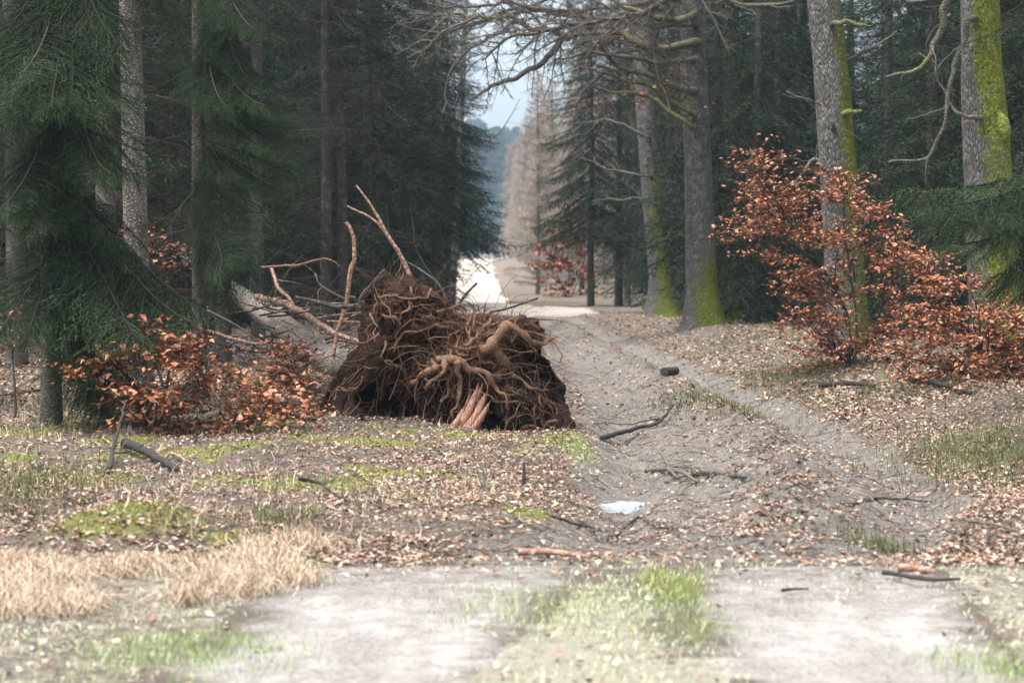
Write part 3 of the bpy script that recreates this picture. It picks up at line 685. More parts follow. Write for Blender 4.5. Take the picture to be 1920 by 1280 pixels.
def oak(px, Y, path, rpx, seed, label, mossdir, mossamt, flare=.35, lobes=.1, limbs=(), mat=None, crownspec=(7, 15), cat='oak tree', name='oak_tree'):
    base = place(px, Y); root = empty(name, base, label=label, cat=cat, group='oaks along the right of the track')
    P = [W(a, b, Y) - base for a, b in path]; P[0] = A(0, 0, -.1)
    k = len(P); top = P[-1] + (P[-1] - P[-2]) / np.linalg.norm(P[-1] - P[-2]) * 8; P.append(top); rr = [r / F * Y for r in rpx] + [rpx[-1] / F * Y * .6]
    mb = MB(); Q, r2 = trunk_mesh(mb, P, rr, 36, .05, flare, mossdir, mossamt, seed, 220, lobes)
    mb.build('trunk', mat or M_OAK, root, True)
    # bare crown far above the frame
    cb = MB(); g = np.random.default_rng(seed)
    for j in range(crownspec[0]):
        i = int(len(Q) * (.86 + .13 * (j + .5) / crownspec[0])); a = g.random() * 6.28
        L = wiggle(Q[i], A(math.cos(a), math.sin(a), g.uniform(.5, 1.2)), g.uniform(2.5, 4.5), 12, .13, 0, g); rl = np.linspace(.4, .06, 12) * r2[i]
        cb.tubes(L, rl, 6); twiggery(cb, L, rl, 2, 7, .5)
    cb.build('crown', M_GREYTWIG, root)
    ys_ = [q[1] for q in path][::-1]; xs_ = [q[0] for q in path][::-1]
    for l in limbs:
        pts = list(l[0]); tx = np.interp(pts[0][1], ys_, xs_)
        if abs(tx - pts[0][0]) < 75 and l[3] != 0: pts = [(tx, pts[0][1] + 4, Y)] + pts; l = (pts, l[1], [l[2][0] * 1.15] + list(l[2])) + tuple(l[3:])
        limb(root, base, *l)
    return root, base
# two nearest oaks at the right
mA = lambda h: .95 * sst(.2, .8, h) * np.where(h < 9, 1, .6)
oak(1880, 27.5, [(1880, 700), (1868, 560), (1858, 420), (1850, 280), (1842, 140), (1838, 0)], [52, 50, 46, 44, 40, 38], 3, 'stout oak at the right edge with bright moss down its right side', -28, lambda h: 1.25 + 0 * h, .2, .05,
    [([(1815, 30), (1805, 75), (1790, 140), (1775, 200), (1750, 270), (1720, 302), (1665, 307)], 27.1, [6, 5, 4.5, 4, 3.5, 3, 2], 5, 2, .25, .0),
     ([(1830, -90), (1782, -10), (1760, 50), (1737, 85), (1730, 115), (1655, 142)], 27.0, [9, 7, 6, 5, 4, 2.5], 6, 2, .25, .5),
     ([(1830, 225), (1807, 220), (1785, 200), (1755, 135), (1720, 100)], 27.1, [5, 4, 3, 2.5, 2], 6, 2, .35, .3),
     ([(1840, -40), (1790, -20), (1700, 10), (1650, -20)], 26.9, [6, 4, 3, 2], 5, 2, .3, .0),
     ([(1872, 215), (1882, 228), (1888, 245), (1884, 262)], 27.25, [5, 13, 14, 5], 0, 1, .2, 1.0)])
oak(1600, 31.5, [(1600, 695), (1590, 600), (1580, 450), (1570, 300), (1560, 150), (1545, 0)], [40, 38, 37, 35, 33, 31], 4, 'grey oak trunk rising out of the large copper beech sapling', -15, lambda h: .62 + .7 * np.exp(-h / 1.1), .2, .06,
    [([(1570, 40), (1590, 35), (1612, 45), (1635, 57)], 31.0, [5, 5, 4, 2], 2, 1, .3, .8),
     ([(1588, 217), (1602, 213), (1618, 206)], 31.2, [6, 5, 3], 1, 1, .2, .9),
     ([(1555, 320), (1530, 300), (1505, 325), (1495, 345)], 30.9, [5, 4, 3, 2], 5, 2, .5, 0),
     ([(1560, 240), (1545, 200), (1520, 180), (1480, 168)], 30.8, [4, 3, 2, 1.5], 5, 2, .5, 0),
     ([(1570, 120), (1620, 100), (1690, 60)], 31.7, [4, 3, 1.5], 5, 2, .4, 0)])
# the leaning mossy oak and its neighbour, whose limbs arch over the track
endsO = []
OAKR, OAKB = oak(1322, 44, [(1322, 640), (1316, 540), (1312, 420), (1308, 300), (1302, 150), (1298, 0)], [38, 29, 27, 26, 25, 23], 5, 'tall grey oak with a dark mossy foot left of the copper beech', -35, lambda h: 1.5 * np.exp(-h / 1.2) + .1, .5, .12,
    [([(1300, -20), (1180, 30), (1060, 50), (960, 70), (900, 110)], 42.2, [6, 5, 4, 3, 1.5], 40, 3, .38, .3),
     ([(1300, 110), (1240, 120), (1180, 105), (1110, 100), (1040, 110)], 42.8, [5, 4.5, 4, 3, 1.5], 15, 3, .32, .5),
     ([(1295, 50), (1150, 40), (1000, 25), (850, 60), (780, 100)], 43.6, [5, 4.5, 4, 3, 1.2], 34, 3, .3, .2),
     ([(1310, -50), (1360, -10), (1420, 10), (1500, 0)], 43, [6, 5, 4, 2], 12, 3, .35, .4),
     ([(1300, 170), (1282, 165), (1200, 140), (1160, 117), (1127, 82), (1090, 40), (1050, -30)], 43, [7, 6, 5, 4.5, 4, 3, 2], 16, 3, .4, .45, endsO),
     ([(1305, 80), (1240, 90), (1195, 80), (1155, 62), (1070, 65), (1010, 57), (970, 37), (910, 30), (835, 30), (760, 20)], 43, [8, 7.5, 7, 6, 5, 4.5, 4, 3, 2.5, 1.5], 44, 3, .28, .6, endsO),
     ([(1070, 65), (1050, 75), (1035, 95), (1015, 117), (980, 137), (935, 155), (905, 172), (880, 187)], 43, [6, 6.5, 6, 5.5, 5, 4, 3, 2], 14, 3, .42, .2, endsO),
     ([(1295, 215), (1250, 180), (1217, 165), (1175, 150), (1130, 137), (1085, 130)], 43, [5, 4.5, 4, 3.5, 3, 2], 9, 3, .35, .6, endsO),
     ([(1290, 235), (1240, 195), (1200, 176), (1160, 172), (1110, 163)], 42.6, [4, 4, 4, 3, 1.5], 9, 2, .4, .6, endsO),
     ([(1125, 140), (1100, 170), (1075, 205)], 43, [4, 3.5, 3], 3, 2, .4, .1),
     ([(970, 37), (935, 65), (880, 95), (855, 120), (835, 170), (827, 215)], 43, [3.5, 3, 3, 2.5, 2.2, 1.5], 9, 2, .35, .1),
     ([(900, 30), (840, 55), (805, 85), (760, 110)], 42.5, [3, 2.5, 2, 1.5], 9, 2, .4, 0),
     ([(1300, 30), (1275, 40), (1240, 35), (1200, 22), (1160, 8), (1110, -40)], 42.5, [7, 7, 6, 5, 4, 3], 11, 3, .3, .8, endsO),
     ([(1300, -30), (1220, 5), (1130, 12), (1040, 20), (960, 5), (880, 12), (800, 5)], 43.4, [6, 5, 4.5, 4, 3.5, 2.5, 1.5], 34, 3, .3, .3),
     ([(1300, -60), (1150, -25), (1020, 0), (900, 40), (830, 60)], 44, [6, 5, 4, 3, 1.5], 30, 3, .32, .2)])
def withered():
    lb = MB(); E = np.vstack([q[-4:] for q in endsO]); u = 960 + E[:, 0] / E[:, 1] * F; v = 485 - (E[:, 2] - 1.5) / E[:, 1] * F
    k = (u > 1090) & (u < 1330) & (v > 20) & (v < 270) & (rng.random(len(u)) < .1 + .35 * (v > 150)); E = E[k]
    if len(E): 
        E = np.repeat(E, 1, 0); leaves(lb, E + rng.normal(0, .05, E.shape) - OAKB, .085, .4, .4); lb.build('withered_leaves', M_BEECHLEAF, OAKR)
withered()
oak(1243, 61, [(1243, 595), (1238, 520), (1228, 420), (1218, 300), (1208, 180), (1200, 0)], [30, 22, 20, 19, 18, 17], 6, 'leaning oak beside the track with vivid green moss up its right side', -30, lambda h: 1.15 * (1 - sst(3.2, 4.2, h)) + .05, .75, .15,
    [([(1215, 260), (1180, 240), (1130, 225), (1080, 228)], 60, [4, 3, 2, 1], 9, 3, .4, 0), ([(1215, 330), (1150, 320), (1090, 300)], 60, [3, 2, 1], 8, 2, .4, 0), ([(1225, 380), (1170, 372), (1110, 380)], 60, [2.5, 2, 1], 7, 2, .4, 0)])
oak(1282, 66, [(1282, 590), (1280, 400), (1276, 200), (1275, 0)], [18, 16, 15, 14], 7, 'slim shaded oak stem between the leaning mossy oak and the tall grey oak', 0, .2, .3, .1)
oak(1362, 50, [(1362, 620), (1375, 400), (1372, 200), (1365, 0)], [22, 20, 19, 18], 8, 'shaded oak just right of the tall grey oak', -30, .8, .3, .1)

# thin pale trunks left of the far road
for k, (pb, yb, pt, Y, r, lb) in enumerate(((846, 560, 872, 70, 7, 'leaning pale birch stem closest to the far road'), (828, 560, 826, 69, 6, 'upright pale birch stem, middle of the trio by the far road'), (812, 560, 806, 71, 5, 'thin dark birch stem, left of the trio by the far road'))):
    base = place(pb, Y); root = empty('birch_tree', base, label=lb, cat='birch tree', group='birches by the far road'); mb = MB()
    P = [W(pb, 600, Y) - base, W((pb * 2 + pt) / 3, 420, Y) - base, W((pb + pt * 2) / 3, 250, Y) - base, W(pt, 60, Y) - base, W(pt + 10, -250, Y) - base]
    P[0] = A(0, 0, -.1); Q, rr = trunk_mesh(mb, P, [r / F * Y * q for q in (1, .9, .8, .6, .2)], 10, .04, .3, None, 0, k, 50); mb.build('trunk', M_BIRCH if k < 2 else M_SPRUCE, root, True)
    cb = MB(); twiggery(cb, Q[15:], rr[15:], 3, 14, .28, .15, 3, 0, .1); cb.build('crown', M_GREYTWIG, root)

# ------------------------------------------------------------------ larches and distant wood
def larch_crown(seed, Ht=19, Rad=2.0, n=85, z0=.5):
    g = np.random.default_rng(seed); mb = MB()
    for k in range(n):
        z = z0 + (Ht - z0) * (k + g.random()) / n; a = k * 2.4 + g.normal(0, .3); L = Rad * (1 - z / Ht) ** .7 * g.uniform(.6, 1.1) + .2
        P = wiggle(A(0, 0, z), A(math.cos(a), math.sin(a), .15), L, 7, .07, .02, g); mb.tubes(P, np.linspace(.018, .005, 7), 3)
        N = int(170 * L); t = g.random(N) * 5.99; i = t.astype(int); b = P[i] + (P[i + 1] - P[i]) * (t - i)[:, None]
        s = norm(g.normal(0, 1, (N, 3)) + A(0, 0, -.5)); T = norm(P[i + 1] - P[i]); d = norm(T * .5 + s * .8)
        mb.blades(b, d, norm(np.cross(d, g.normal(0, 1, (N, 3)))), g.uniform(.1, .5, N), .014)
        b2 = b + d * g.uniform(.03, .3, N)[:, None]; d2 = norm(d + g.normal(0, .6, (N, 3))); mb.blades(b2, d2, norm(np.cross(d2, g.normal(0, 1, (N, 3)))), g.uniform(.06, .25, N), .01)
    return mb
M_LARCHBARK = m_bark('larch_bark', (.08, .06, .05), (.22, .18, .15), (.36, .31, .28), 5, 3, None, 0, False, .02)
base = place(1008, 96); lr = empty('larch_tree', base, 0, .74, label='nearest pale bare larch with a clear grey stem left of the red beech', cat='larch tree', group='bare larches along the far road')
mb = MB(); trunk_mesh(mb, [(0, 0, -.1), (.05, 0, 4), (0, .05, 8), (0, 0, 12)], [.12, .09, .055, .01], 12, .04, .3, None, 0, 2, 40); mb.build('trunk', M_LARCHBARK, lr, True)
larch_crown(91, 12, 1.75, 110, .5).build('crown', M_LARCH, lr)
k = 0
for row, off in ((0, 4.35), (1, 7.2), (2, 10.2), (3, 13)):
    for Y in np.arange((104, 100, 106, 100)[row], 262, (9, 11, 12, 14)[row]):
        x = -.0143 * Y + off + rng.normal(0, .25) - (.5 if Y > 180 and row == 0 else 0); k += 1
        copy_thing(lr, (x, Y + rng.normal(0, 1), Hs(x, Y) - .05), k * 1.3, rng.uniform(.8, .98) * (1 + .05 * row), 'one of the hazy bare larches lining the far road behind the nearest one', 'bare larches along the far road')
def distant():
    g = np.random.default_rng(77); mb = MB(); f = BOUGH[2][0]
    # far-off wood closing the view: dark conifer shapes made of coarse sprays
    for k in range(520):
        Y = g.uniform(620, 1150); X = g.uniform(-.17, .17) * Y
        
        z0 = Hs(X, Y) ; Ht = g.uniform(22, 36); Rd = g.uniform(5, 8)
        mb.tubes(np.array([[X, Y, z0 - .3], [X, Y, z0 + Ht * .6], [X, Y, z0 + Ht]]), np.array([.25, .14, .02]), 5, 1)
        N = 700; u = g.random(N) ** .8; z = z0 + .5 + u * (Ht - .5); a = g.random(N) * 6.28; rr = Rd * (1 - u) ** .8 * g.uniform(.2, 1, N)
        b = np.stack([X + rr * np.cos(a), Y + rr * np.sin(a), z], 1); d = norm(np.stack([np.cos(a), np.sin(a), -.35 + g.normal(0, .2, N)], 1))
        mb.blades(b, d, norm(np.cross(d, g.normal(0, 1, (N, 3)))), g.uniform(1.6, 4.0, N), g.uniform(.7, 1.6, N), 0)
    tag(mb.build('distant_wood', NM), 'far blue wood closing the end of the straight forest road', 'distant wood', kind='stuff')
distant()

# ------------------------------------------------------------------ copper beeches (dead leaves held on)
def inside(poly, x, y):
    c = False; n = len(poly); j = n - 1
    for i in range(n):
        xi, yi = poly[i]; xj, yj = poly[j]
        if (yi > y) != (yj > y) and x < (xj - xi) * (y - yi) / (yj - yi) + xi: c = not c
        j = i
    return c
def beech(px, py, Y, env, nspray, nleaf, label, stems, lsize=.062, depth=.9, seed=0, group='copper leaved beech saplings', flatz=.25):
    g = np.random.default_rng(seed); base = G(px, py); base[1] = base[1]; Y = base[1] if Y is None else Y
    base = A((px - 960) / F * Y, Y, 0); base[2] = Hs(base[0], Y) - .03
    root = empty('beech_sapling', base, label=label, cat='beech sapling', group=group)
    sb = MB(); paths = []
    for st in stems:
        P = np.array([W(a, b, Y + g.normal(0, .15)) for a, b in st]) - base; P[0] = A(P[0][0], 0, 0)
        Q, rr = resample(P, 30, np.linspace(.017, .004, len(P))); Q = Q + .03 * np.stack([fbm(Q * 2, 3, 1), fbm(Q * 2, 3, 2), 0 * Q[:, 0]], -1); sb.tubes(Q, rr, 7); paths.append(Q)
    sb.build('stem', M_BEECHTWIG, root, True)
    tw = MB(); LP = []; xs = [p[0] for p in env]; ys = [p[1] for p in env]; k = 0
    while k < nspray:
        x, y = g.uniform(min(xs), max(xs)), g.uniform(min(ys), max(ys))
        if not inside(env, x, y): continue
        k += 1; T = W(x, y, Y + g.normal(0, depth * .5)) - base
        best = None
        for Q in paths:
            dv = np.hypot(Q[:, 0] - T[0], Q[:, 1] - T[1]); cost = np.abs(Q[:, 2] - (T[2] - .3 * dv)) + .3 * dv; i = int(np.argmin(cost))
            if best is None or cost[i] < best[0]: best = (cost[i], Q[i])
        b = best[1]; L = np.linalg.norm(T - b); t = np.linspace(0, 1, 9)[:, None]
        P = b + (T - b) * t + A(0, 0, 1) * L * .13 * np.sin(t * math.pi) + g.normal(0, .012, (9, 3)) * L
        tw.tubes(P, np.linspace(.006, .002, 9) * (.6 + .4 * L), 4)
        # horizontal side twigs carrying two ranks of leaves
        D = norm(P[-1] - P[0]); S = norm(np.cross(D, A(0, 0, 1)))
        tt = g.uniform(max(.25, 1 - .6 / max(L, .3)), 1, 9) * 7.99; ii = tt.astype(int); q0 = P[ii] + (P[ii + 1] - P[ii]) * (tt - ii)[:, None]
        ll = g.uniform(.12, .34, 9)[:, None]; q1 = q0 + (D * g.uniform(.3, .9, (9, 1)) + S * g.choice([-1, 1], (9, 1)) * g.uniform(.4, 1, (9, 1)) + A(0, 0, 1) * g.normal(0, flatz, (9, 1))) * ll
        tw.tubes(np.stack([q0, (q0 + q1) / 2 + g.normal(0, .01, (9, 3)), q1], 1), np.tile([.0028, .002, .0014], (9, 1)), 3)
        m = max(2, nleaf // nspray); j = g.integers(0, 9, m); f = g.random(m)[:, None]
        LP.append(q0[j] + (q1[j] - q0[j]) * f + g.normal(0, .014, (m, 3)))
    tw.build('twigs', M_BEECHTWIG, root)
    lb = MB(); leaves(lb, np.vstack(LP), lsize, .42, .55); lb.build('foliage', M_BEECHLEAF, root)
    return root
beech(1607, 715, 27.6, [(1325, 385), (1350, 350), (1430, 330), (1385, 300), (1420, 275), (1500, 285), (1520, 330), (1560, 300), (1590, 300), (1640, 370), (1680, 430), (1740, 440), (1745, 500), (1700, 560), (1720, 620), (1690, 700), (1630, 735), (1560, 725), (1470, 705), (1440, 650), (1460, 560), (1430, 520), (1370, 490), (1330, 440)], 180, 8600,
      'large copper leaved beech sapling in front of the grey oak', [[(1607, 720), (1600, 560), (1580, 400), (1565, 265)], [(1597, 720), (1575, 560), (1480, 420), (1400, 345)], [(1625, 720), (1650, 580), (1690, 470)], [(1600, 720), (1540, 640), (1480, 600)]], .057, 1.6, 1)
beech(1860, 760, 23.6, [(1745, 520), (1700, 560), (1680, 640), (1650, 690), (1720, 720), (1800, 735), (1850, 780), (1920, 790), (2040, 760), (2080, 620), (2000, 560), (1920, 560), (1880, 535), (1800, 500), (1720, 470), (1690, 480)], 175, 8200,
      'copper leaved beech sapling spreading at the right edge below the mossy oak', [[(1860, 770), (1830, 650), (1760, 540)], [(1870, 770), (1920, 640), (1980, 590)], [(1850, 770), (1780, 690), (1700, 670)]], .056, 1.6, 2)
beech(285, 850, 18.6, [(120, 700), (190, 650), (290, 615), (390, 640), (440, 680), (530, 740), (610, 780), (600, 815), (500, 820), (430, 865), (350, 885), (300, 850), (220, 800), (140, 745)], 95, 3700,
      'copper leaved beech sapling under the drooping boughs at the left', [[(285, 860), (280, 740), (275, 620)], [(290, 860), (330, 740), (400, 650)], [(280, 860), (230, 760), (170, 700)], [(290, 860), (400, 790), (520, 780)]], .058, .9, 3)
beech(540, 790, 21.3, [(470, 720), (500, 650), (560, 640), (600, 690), (590, 750), (640, 800), (560, 810), (480, 790)], 45, 1100,
      'small beech sapling with sparse copper leaves beside the root plate', [[(545, 800), (550, 720), (540, 660)], [(545, 800), (500, 750)]], .056, .6, 4)
beech(330, 800, 24.8, [(280, 430), (350, 440), (365, 490), (330, 520), (290, 500), (300, 560), (360, 580), (400, 640), (350, 650), (270, 600), (230, 500), (180, 500), (165, 430), (230, 420)], 34, 800,
      'tall thin beech sapling beside the scaly spruce with scattered copper leaves', [[(315, 800), (310, 620), (300, 440)], [(318, 800), (240, 560), (190, 450)]], .06, .6, 5)
beech(75, 800, 20, [(0, 560), (40, 580), (50, 640), (20, 660), (-20, 620)], 8, 90, 'few copper beech leaves half hidden in the spruce at the left edge', [[(40, 800), (20, 620)]], .05, .4, 6)
beech(1068, 575, 90, [(1005, 440), (1040, 395), (1090, 390), (1130, 420), (1135, 520), (1125, 560), (1010, 560), (1000, 500)], 100, 4200,
      'hazy red leaved beech beyond the thin spruce at the end of the track', [[(1068, 585), (1066, 480), (1068, 400)], [(1070, 585), (1100, 480)], [(1066, 585), (1030, 480)]], .13, 2.2, 7)
beech(845, 580, 68, [(825, 400), (850, 430), (850, 540), (830, 560), (800, 540), (810, 470)], 22, 260, 'sparse reddish beech twigs around the pale birch stems', [[(838, 600), (840, 440)]], .07, .5, 8)
# ------------------------------------------------------------------ the uprooted tree
def Z3(x, y): return 560 + x / 2.46, 330 + y / 2.46
UY = 20.6
ub = place(830, UY); ub[1] = UY; ut = empty('uprooted_tree', ub, label='uprooted spruce with upturned root plate of dark soil and tangled roots', cat='fallen tree')
SIL = [(598, 812), (604, 745), (640, 682), (668, 650), (680, 600), (680, 562), (712, 535), (745, 512), (778, 518), (800, 542), (832, 558), (850, 588), (890, 592), (930, 592), (962, 604), (985, 586), (1008, 600), (1022, 632), (1020, 665), (1046, 705), (1062, 745), (1076, 795), (1084, 835), (1000, 850), (900, 860), (830, 862), (740, 855), (650, 840)]
def plate():
    S = np.array([W(a, b, UY)[[0, 2]] for a, b in SIL]); c = S.mean(0) + A(0, .0)
    n = 240; per = np.linspace(0, len(S), n, endpoint=False); i = per.astype(int); f = (per - i)[:, None]
    O = S[i % len(S)] * (1 - f) + S[(i + 1) % len(S)] * f
    mb = MB(); rings = 70; V = []; 
    for side in (1, -1):
        for k in range(rings + (1 if side == 1 else 0)):
            t = k / rings; XZ = c + (O - c) * t; rough = .0
            dep = (.42 * (1 - t ** 3) ** .8) if side == 1 else (.38 * (1 - t ** 3) ** .6)
            V.append(np.stack([XZ[:, 0], UY - side * dep + 0 * XZ[:, 0], XZ[:, 1]], 1))
    V = np.array(V); F0 = V[:rings + 1]; B0 = V[rings + 1:][::-1]; V = np.concatenate([F0, B0])
    P = V.reshape(-1, 3); q = P * A(1, 1, 1)
    nz = fbm(q * 2.6, 5, 3, .55); nz2 = fbm(q * 7, 4, 9, .6); nz3 = fbm(q * 24, 3, 19)
    hol = np.clip(fbm(q * 3.4 + 5, 3, 33) - .05, 0, 1)
    P = P.copy(); k = np.repeat(np.concatenate([np.linspace(0, 1, rings + 1), np.linspace(1, 0, rings)[:]]), n)
    amp = .5 + .5 * (1 - k)
    P[:, 1] += -(nz * .2 + nz2 * .1 + nz3 * .02) * amp + hol * .75 * (1 - k ** 6) * np.sign(UY - V.reshape(-1, 3)[:, 1] + 1e-6)
    P[:, 0] += nz2 * .03 + nz3 * .012; P[:, 2] += fbm(q * 8, 3, 50) * .035 + nz3 * .012
    px = 960 + P[:, 0] / P[:, 1] * F; pz = P[:, 2]
    fib = np.exp(-((px - 860) / 130) ** 2 - ((pz - 1.0) / .45) ** 2) * 1.0 - .05
    m = len(V); idx = np.arange(m * n).reshape(m, n)
    qd = np.stack([idx[:-1], np.roll(idx, -1, 1)[:-1], np.roll(idx, -1, 1)[1:], idx[1:]], -1).reshape(-1, 4)
    mb.add(P - ub, qd, 0, fibre=fib); o = mb.build('root_plate', M_SOIL, ut, False)
    return P.reshape(m, n, 3)[:rings + 1], P
PF, PALL = plate()
FR = PF.reshape(-1, 3)
def front_y(x, z):
    d = (FR[:, 0] - x) ** 2 + (FR[:, 2] - z) ** 2; i = np.argsort(d)[:6]; return FR[i, 1].min()
def root_px(pts, r0, r1, off=.05, name='root', mat=None, wob=.03, end_off=None, kids=3, n=26):
    P = []
    for k, (x, y) in enumerate(pts):
        px, py = Z3(x, y); p = W(px, py, UY - .3); y0 = front_y(p[0], p[2]); o = off if end_off is None else off + (end_off - off) * k / (len(pts) - 1)
        P.append(W(px, py, y0 - o))
    P = np.array(P); Q, rr = resample(P, n, np.linspace(r0, r1, len(P))); rr = rr / 2.46 / F * UY
    Q = Q + wob * np.stack([fbm(Q * 9, 2, 1), fbm(Q * 9, 2, 2), fbm(Q * 9, 2, 3)], -1); rr = rr * .88 * (1 + .4 * fbm(Q * 16, 3, 8))
    mb = MB(); mb.tubes(Q - ub, rr, 10)
    mb.add(np.vstack([Q[0] - ub]), np.zeros((0, 3), int))
    if kids: twiggery(mb, Q - ub, rr, 2, kids, .5, .3, 4, 0, -.02, None, 1, .05)
    return mb.build(name, mat or M_ROOT, ut, True)
RT = [([(840, 810), (880, 775), (925, 735), (975, 690), (1020, 725), (1080, 770), (1140, 762), (1187, 738)], 30, 6, .12, .1),
      ([(890, 790), (925, 835), (958, 885), (905, 935)], 26, 24, .16, .2),
      ([(650, 850), (740, 862), (800, 890), (870, 930), (910, 980), (950, 1020), (965, 1075)], 21, 6, .1, .14),
      ([(720, 860), (748, 920), (742, 980), (722, 1050), (715, 1125)], 18, 6, .14, .12),
      ([(640, 885), (570, 905), (540, 940), (510, 970), (505, 1010)], 17, 10, .1, .14),
      ([(395, 650), (440, 668), (462, 700), (432, 740), (395, 780), (388, 830)], 10, 5, .05, .06),
      ([(975, 920), (1040, 950), (1090, 980), (1155, 985)], 11, 6, .08, .08), ([(690, 850), (650, 910), (600, 955), (580, 980)], 14, 6, .1, .1),
      ([(215, 1175), (270, 1145), (320, 1090), (352, 1015)], 9, 7, .06, .06), ([(460, 1160), (415, 1115), (432, 1065), (490, 1035)], 8, 5, .07, .05),
      ([(870, 945), (940, 905), (1010, 895), (1050, 920), (1085, 965)], 6, 3, .12, .12), ([(770, 790), (820, 740), (870, 690), (880, 620)], 11, 8, .05, .05),
      ([(520, 500), (500, 600), (470, 640), (430, 760)], 8, 4, .03, .05), ([(600, 700), (680, 690), (740, 720), (830, 700)], 8, 4, .05, .05),
      ([(560, 640), (640, 680), (700, 760), (760, 800), (850, 790)], 9, 5, .05, .06), ([(380, 560), (450, 540), (540, 570), (620, 540)], 6, 4, .04, .04),
      ([(1090, 1180), (1085, 1080), (1110, 1000), (1080, 900)], 5, 4, .06, .05), ([(860, 830), (960, 850), (1000, 820), (1030, 790)], 6, 3, .08, .08),
      ([(450, 870), (480, 900), (430, 860), (400, 850)], 7, 4, .05, .05), ([(360, 690), (340, 640), (370, 590), (350, 540)], 6, 3, .04, .04),
      ([(130, 1060), (200, 960), (260, 900), (340, 880)], 4, 3, .05, .05), ([(660, 1030), (700, 1000), (690, 930), (720, 880)], 9, 7, .08, .08),
      ([(1190, 1170), (1180, 1080), (1130, 1000), (1160, 940)], 5, 3, .05, .05), ([(960, 1130), (1000, 1110), (1080, 1105), (1150, 1150)], 4, 2, .1, .1)]
for pts, a, b, o1, o2 in RT: root_px(pts, a, b, o1, end_off=o2, kids=4 if a > 12 else 3)
def tangle():
    g = np.random.default_rng(44)
    for k in range(34):
        t = g.integers(8, 60); S = PF[t, g.integers(0, 240)]; n = 26; P = [S.copy()]; d = norm(A(g.normal(), 0, g.normal())); L = g.uniform(.25, .7) / n
        for q in range(n - 1):
            d = norm(d + g.normal(0, .3, 3) * A(1, .2, 1)); p = P[-1] + d * L * A(1, .3, 1); P.append(p)
        P = np.array(P); ys = np.array([front_y(p[0], p[2]) for p in P]); ys = np.convolve(np.pad(ys, 3, 'edge'), np.ones(7) / 7, 'valid')
        P[:, 1] = ys - g.uniform(.02, .07) - .05 * np.sin(np.linspace(0, 3.1, n)) * g.random()
        r = g.uniform(.006, .014) * np.linspace(1, .4, n) * (1 + .3 * fbm(P * 20, 2, k)); mb = MB(); mb.tubes(P - ub, r, 7); twiggery(mb, P - ub, r, 2, 4, .4, .3, 4, 0, -.02, None, 1, .04)
        mb.build('root', M_ROOT, ut, True)
tangle()
def hair():
    g = np.random.default_rng(12); mb = MB(); N = 2600; i = g.integers(0, len(FR), N * 2)
    S = FR[i]; r = np.repeat(np.linspace(0, 1, PF.shape[0]), PF.shape[1])[i]; keep = g.random(len(i)) < .25 + r; S = S[keep][:N]; N = len(S)
    n = 8; P = np.zeros((N, n, 3)); P[:, 0] = S + A(0, .02, 0); c = A(-.5, UY, .8)
    d = norm((S - A(-.45, UY + .25, .9)) * A(1, 1.0, 1) + g.normal(0, .35, (N, 3))); d[:, 1] -= .25
    L = g.gamma(2.0, .07, N) + .06; st = (L / (n - 1))[:, None]
    for k in range(1, n):
        d = norm(d + g.normal(0, .28, (N, 3)) + A(0, 0, -.07)); P[:, k] = P[:, k - 1] + d * st
    rr = (g.gamma(1.4, .001, N) + .0009)[:, None] * np.linspace(1, .4, n)
    mb.tubes(P - ub, rr, 3)
    # long straggling hairs hanging down over the face
    N = 420; S = FR[g.integers(0, len(FR), N)]; P = np.zeros((N, 12, 3)); P[:, 0] = S; d = norm(g.normal(0, 1, (N, 3)) * A(1, .3, 1)); L = g.uniform(.2, .75, N)[:, None] / 11
    for k in range(1, 12):
        d = norm(d + g.normal(0, .2, (N, 3)) + A(0, 0, -.07)); P[:, k] = P[:, k - 1] + d * L
        j = np.clip(P[:, k, 1], None, UY - .05); P[:, k, 1] = np.minimum(P[:, k, 1], S[:, 1] + .02)
    mb.tubes(P - ub, (g.uniform(.0015, .0042, N))[:, None] * np.linspace(1, .5, 12), 3)
    mb.build('hair_roots', M_HAIRROOT, ut)
hair()
def slab():
    """torn slab of pink wood at the foot, split into ragged splinters"""
    g = np.random.default_rng(8); mb = MB()
    for k in range(10):
        u = k / 9; bx = 650 + 130 * u + g.normal(0, 5); by = 1222 - 18 * u; tx = 800 + 75 * u + g.normal(0, 12); ty = 1065 - 105 * math.sin(u * 2.6) + g.normal(0, 22)
        mx = (bx + tx) / 2 + 12 + g.normal(0, 5); my = (by + ty) / 2 + 20 * (1 - u)
        P = np.array([W(*Z3(bx, by), UY - .62), W(*Z3(mx, my), UY - .57 - g.uniform(-.02, .08)), W(*Z3(tx, ty), UY - .5)]) - ub
        Q = resample(P, 9); wd = np.array([.8, 1, 1.05, 1, .9, .8, .62, .4, .06]) * g.uniform(.03, .055); th = .014
        sd = A(math.cos(.5), .35, math.sin(-.5)); sd = norm(sd); nn = A(0, -1, .2)
        V = np.stack([Q - sd * wd[:, None], Q + nn * th * g.uniform(.5, 1.6), Q + sd * wd[:, None], Q - nn * th * 1.5], 1).reshape(-1, 3) + g.normal(0, .002, (36, 3))
        ix = np.arange(36).reshape(9, 4); q = np.stack([ix[:-1], np.roll(ix, -1, 1)[:-1], np.roll(ix, -1, 1)[1:], ix[1:]], -1).reshape(-1, 4); mb.add(V, q)
    mb.build('torn_wood', M_FLESH, ut)
slab()
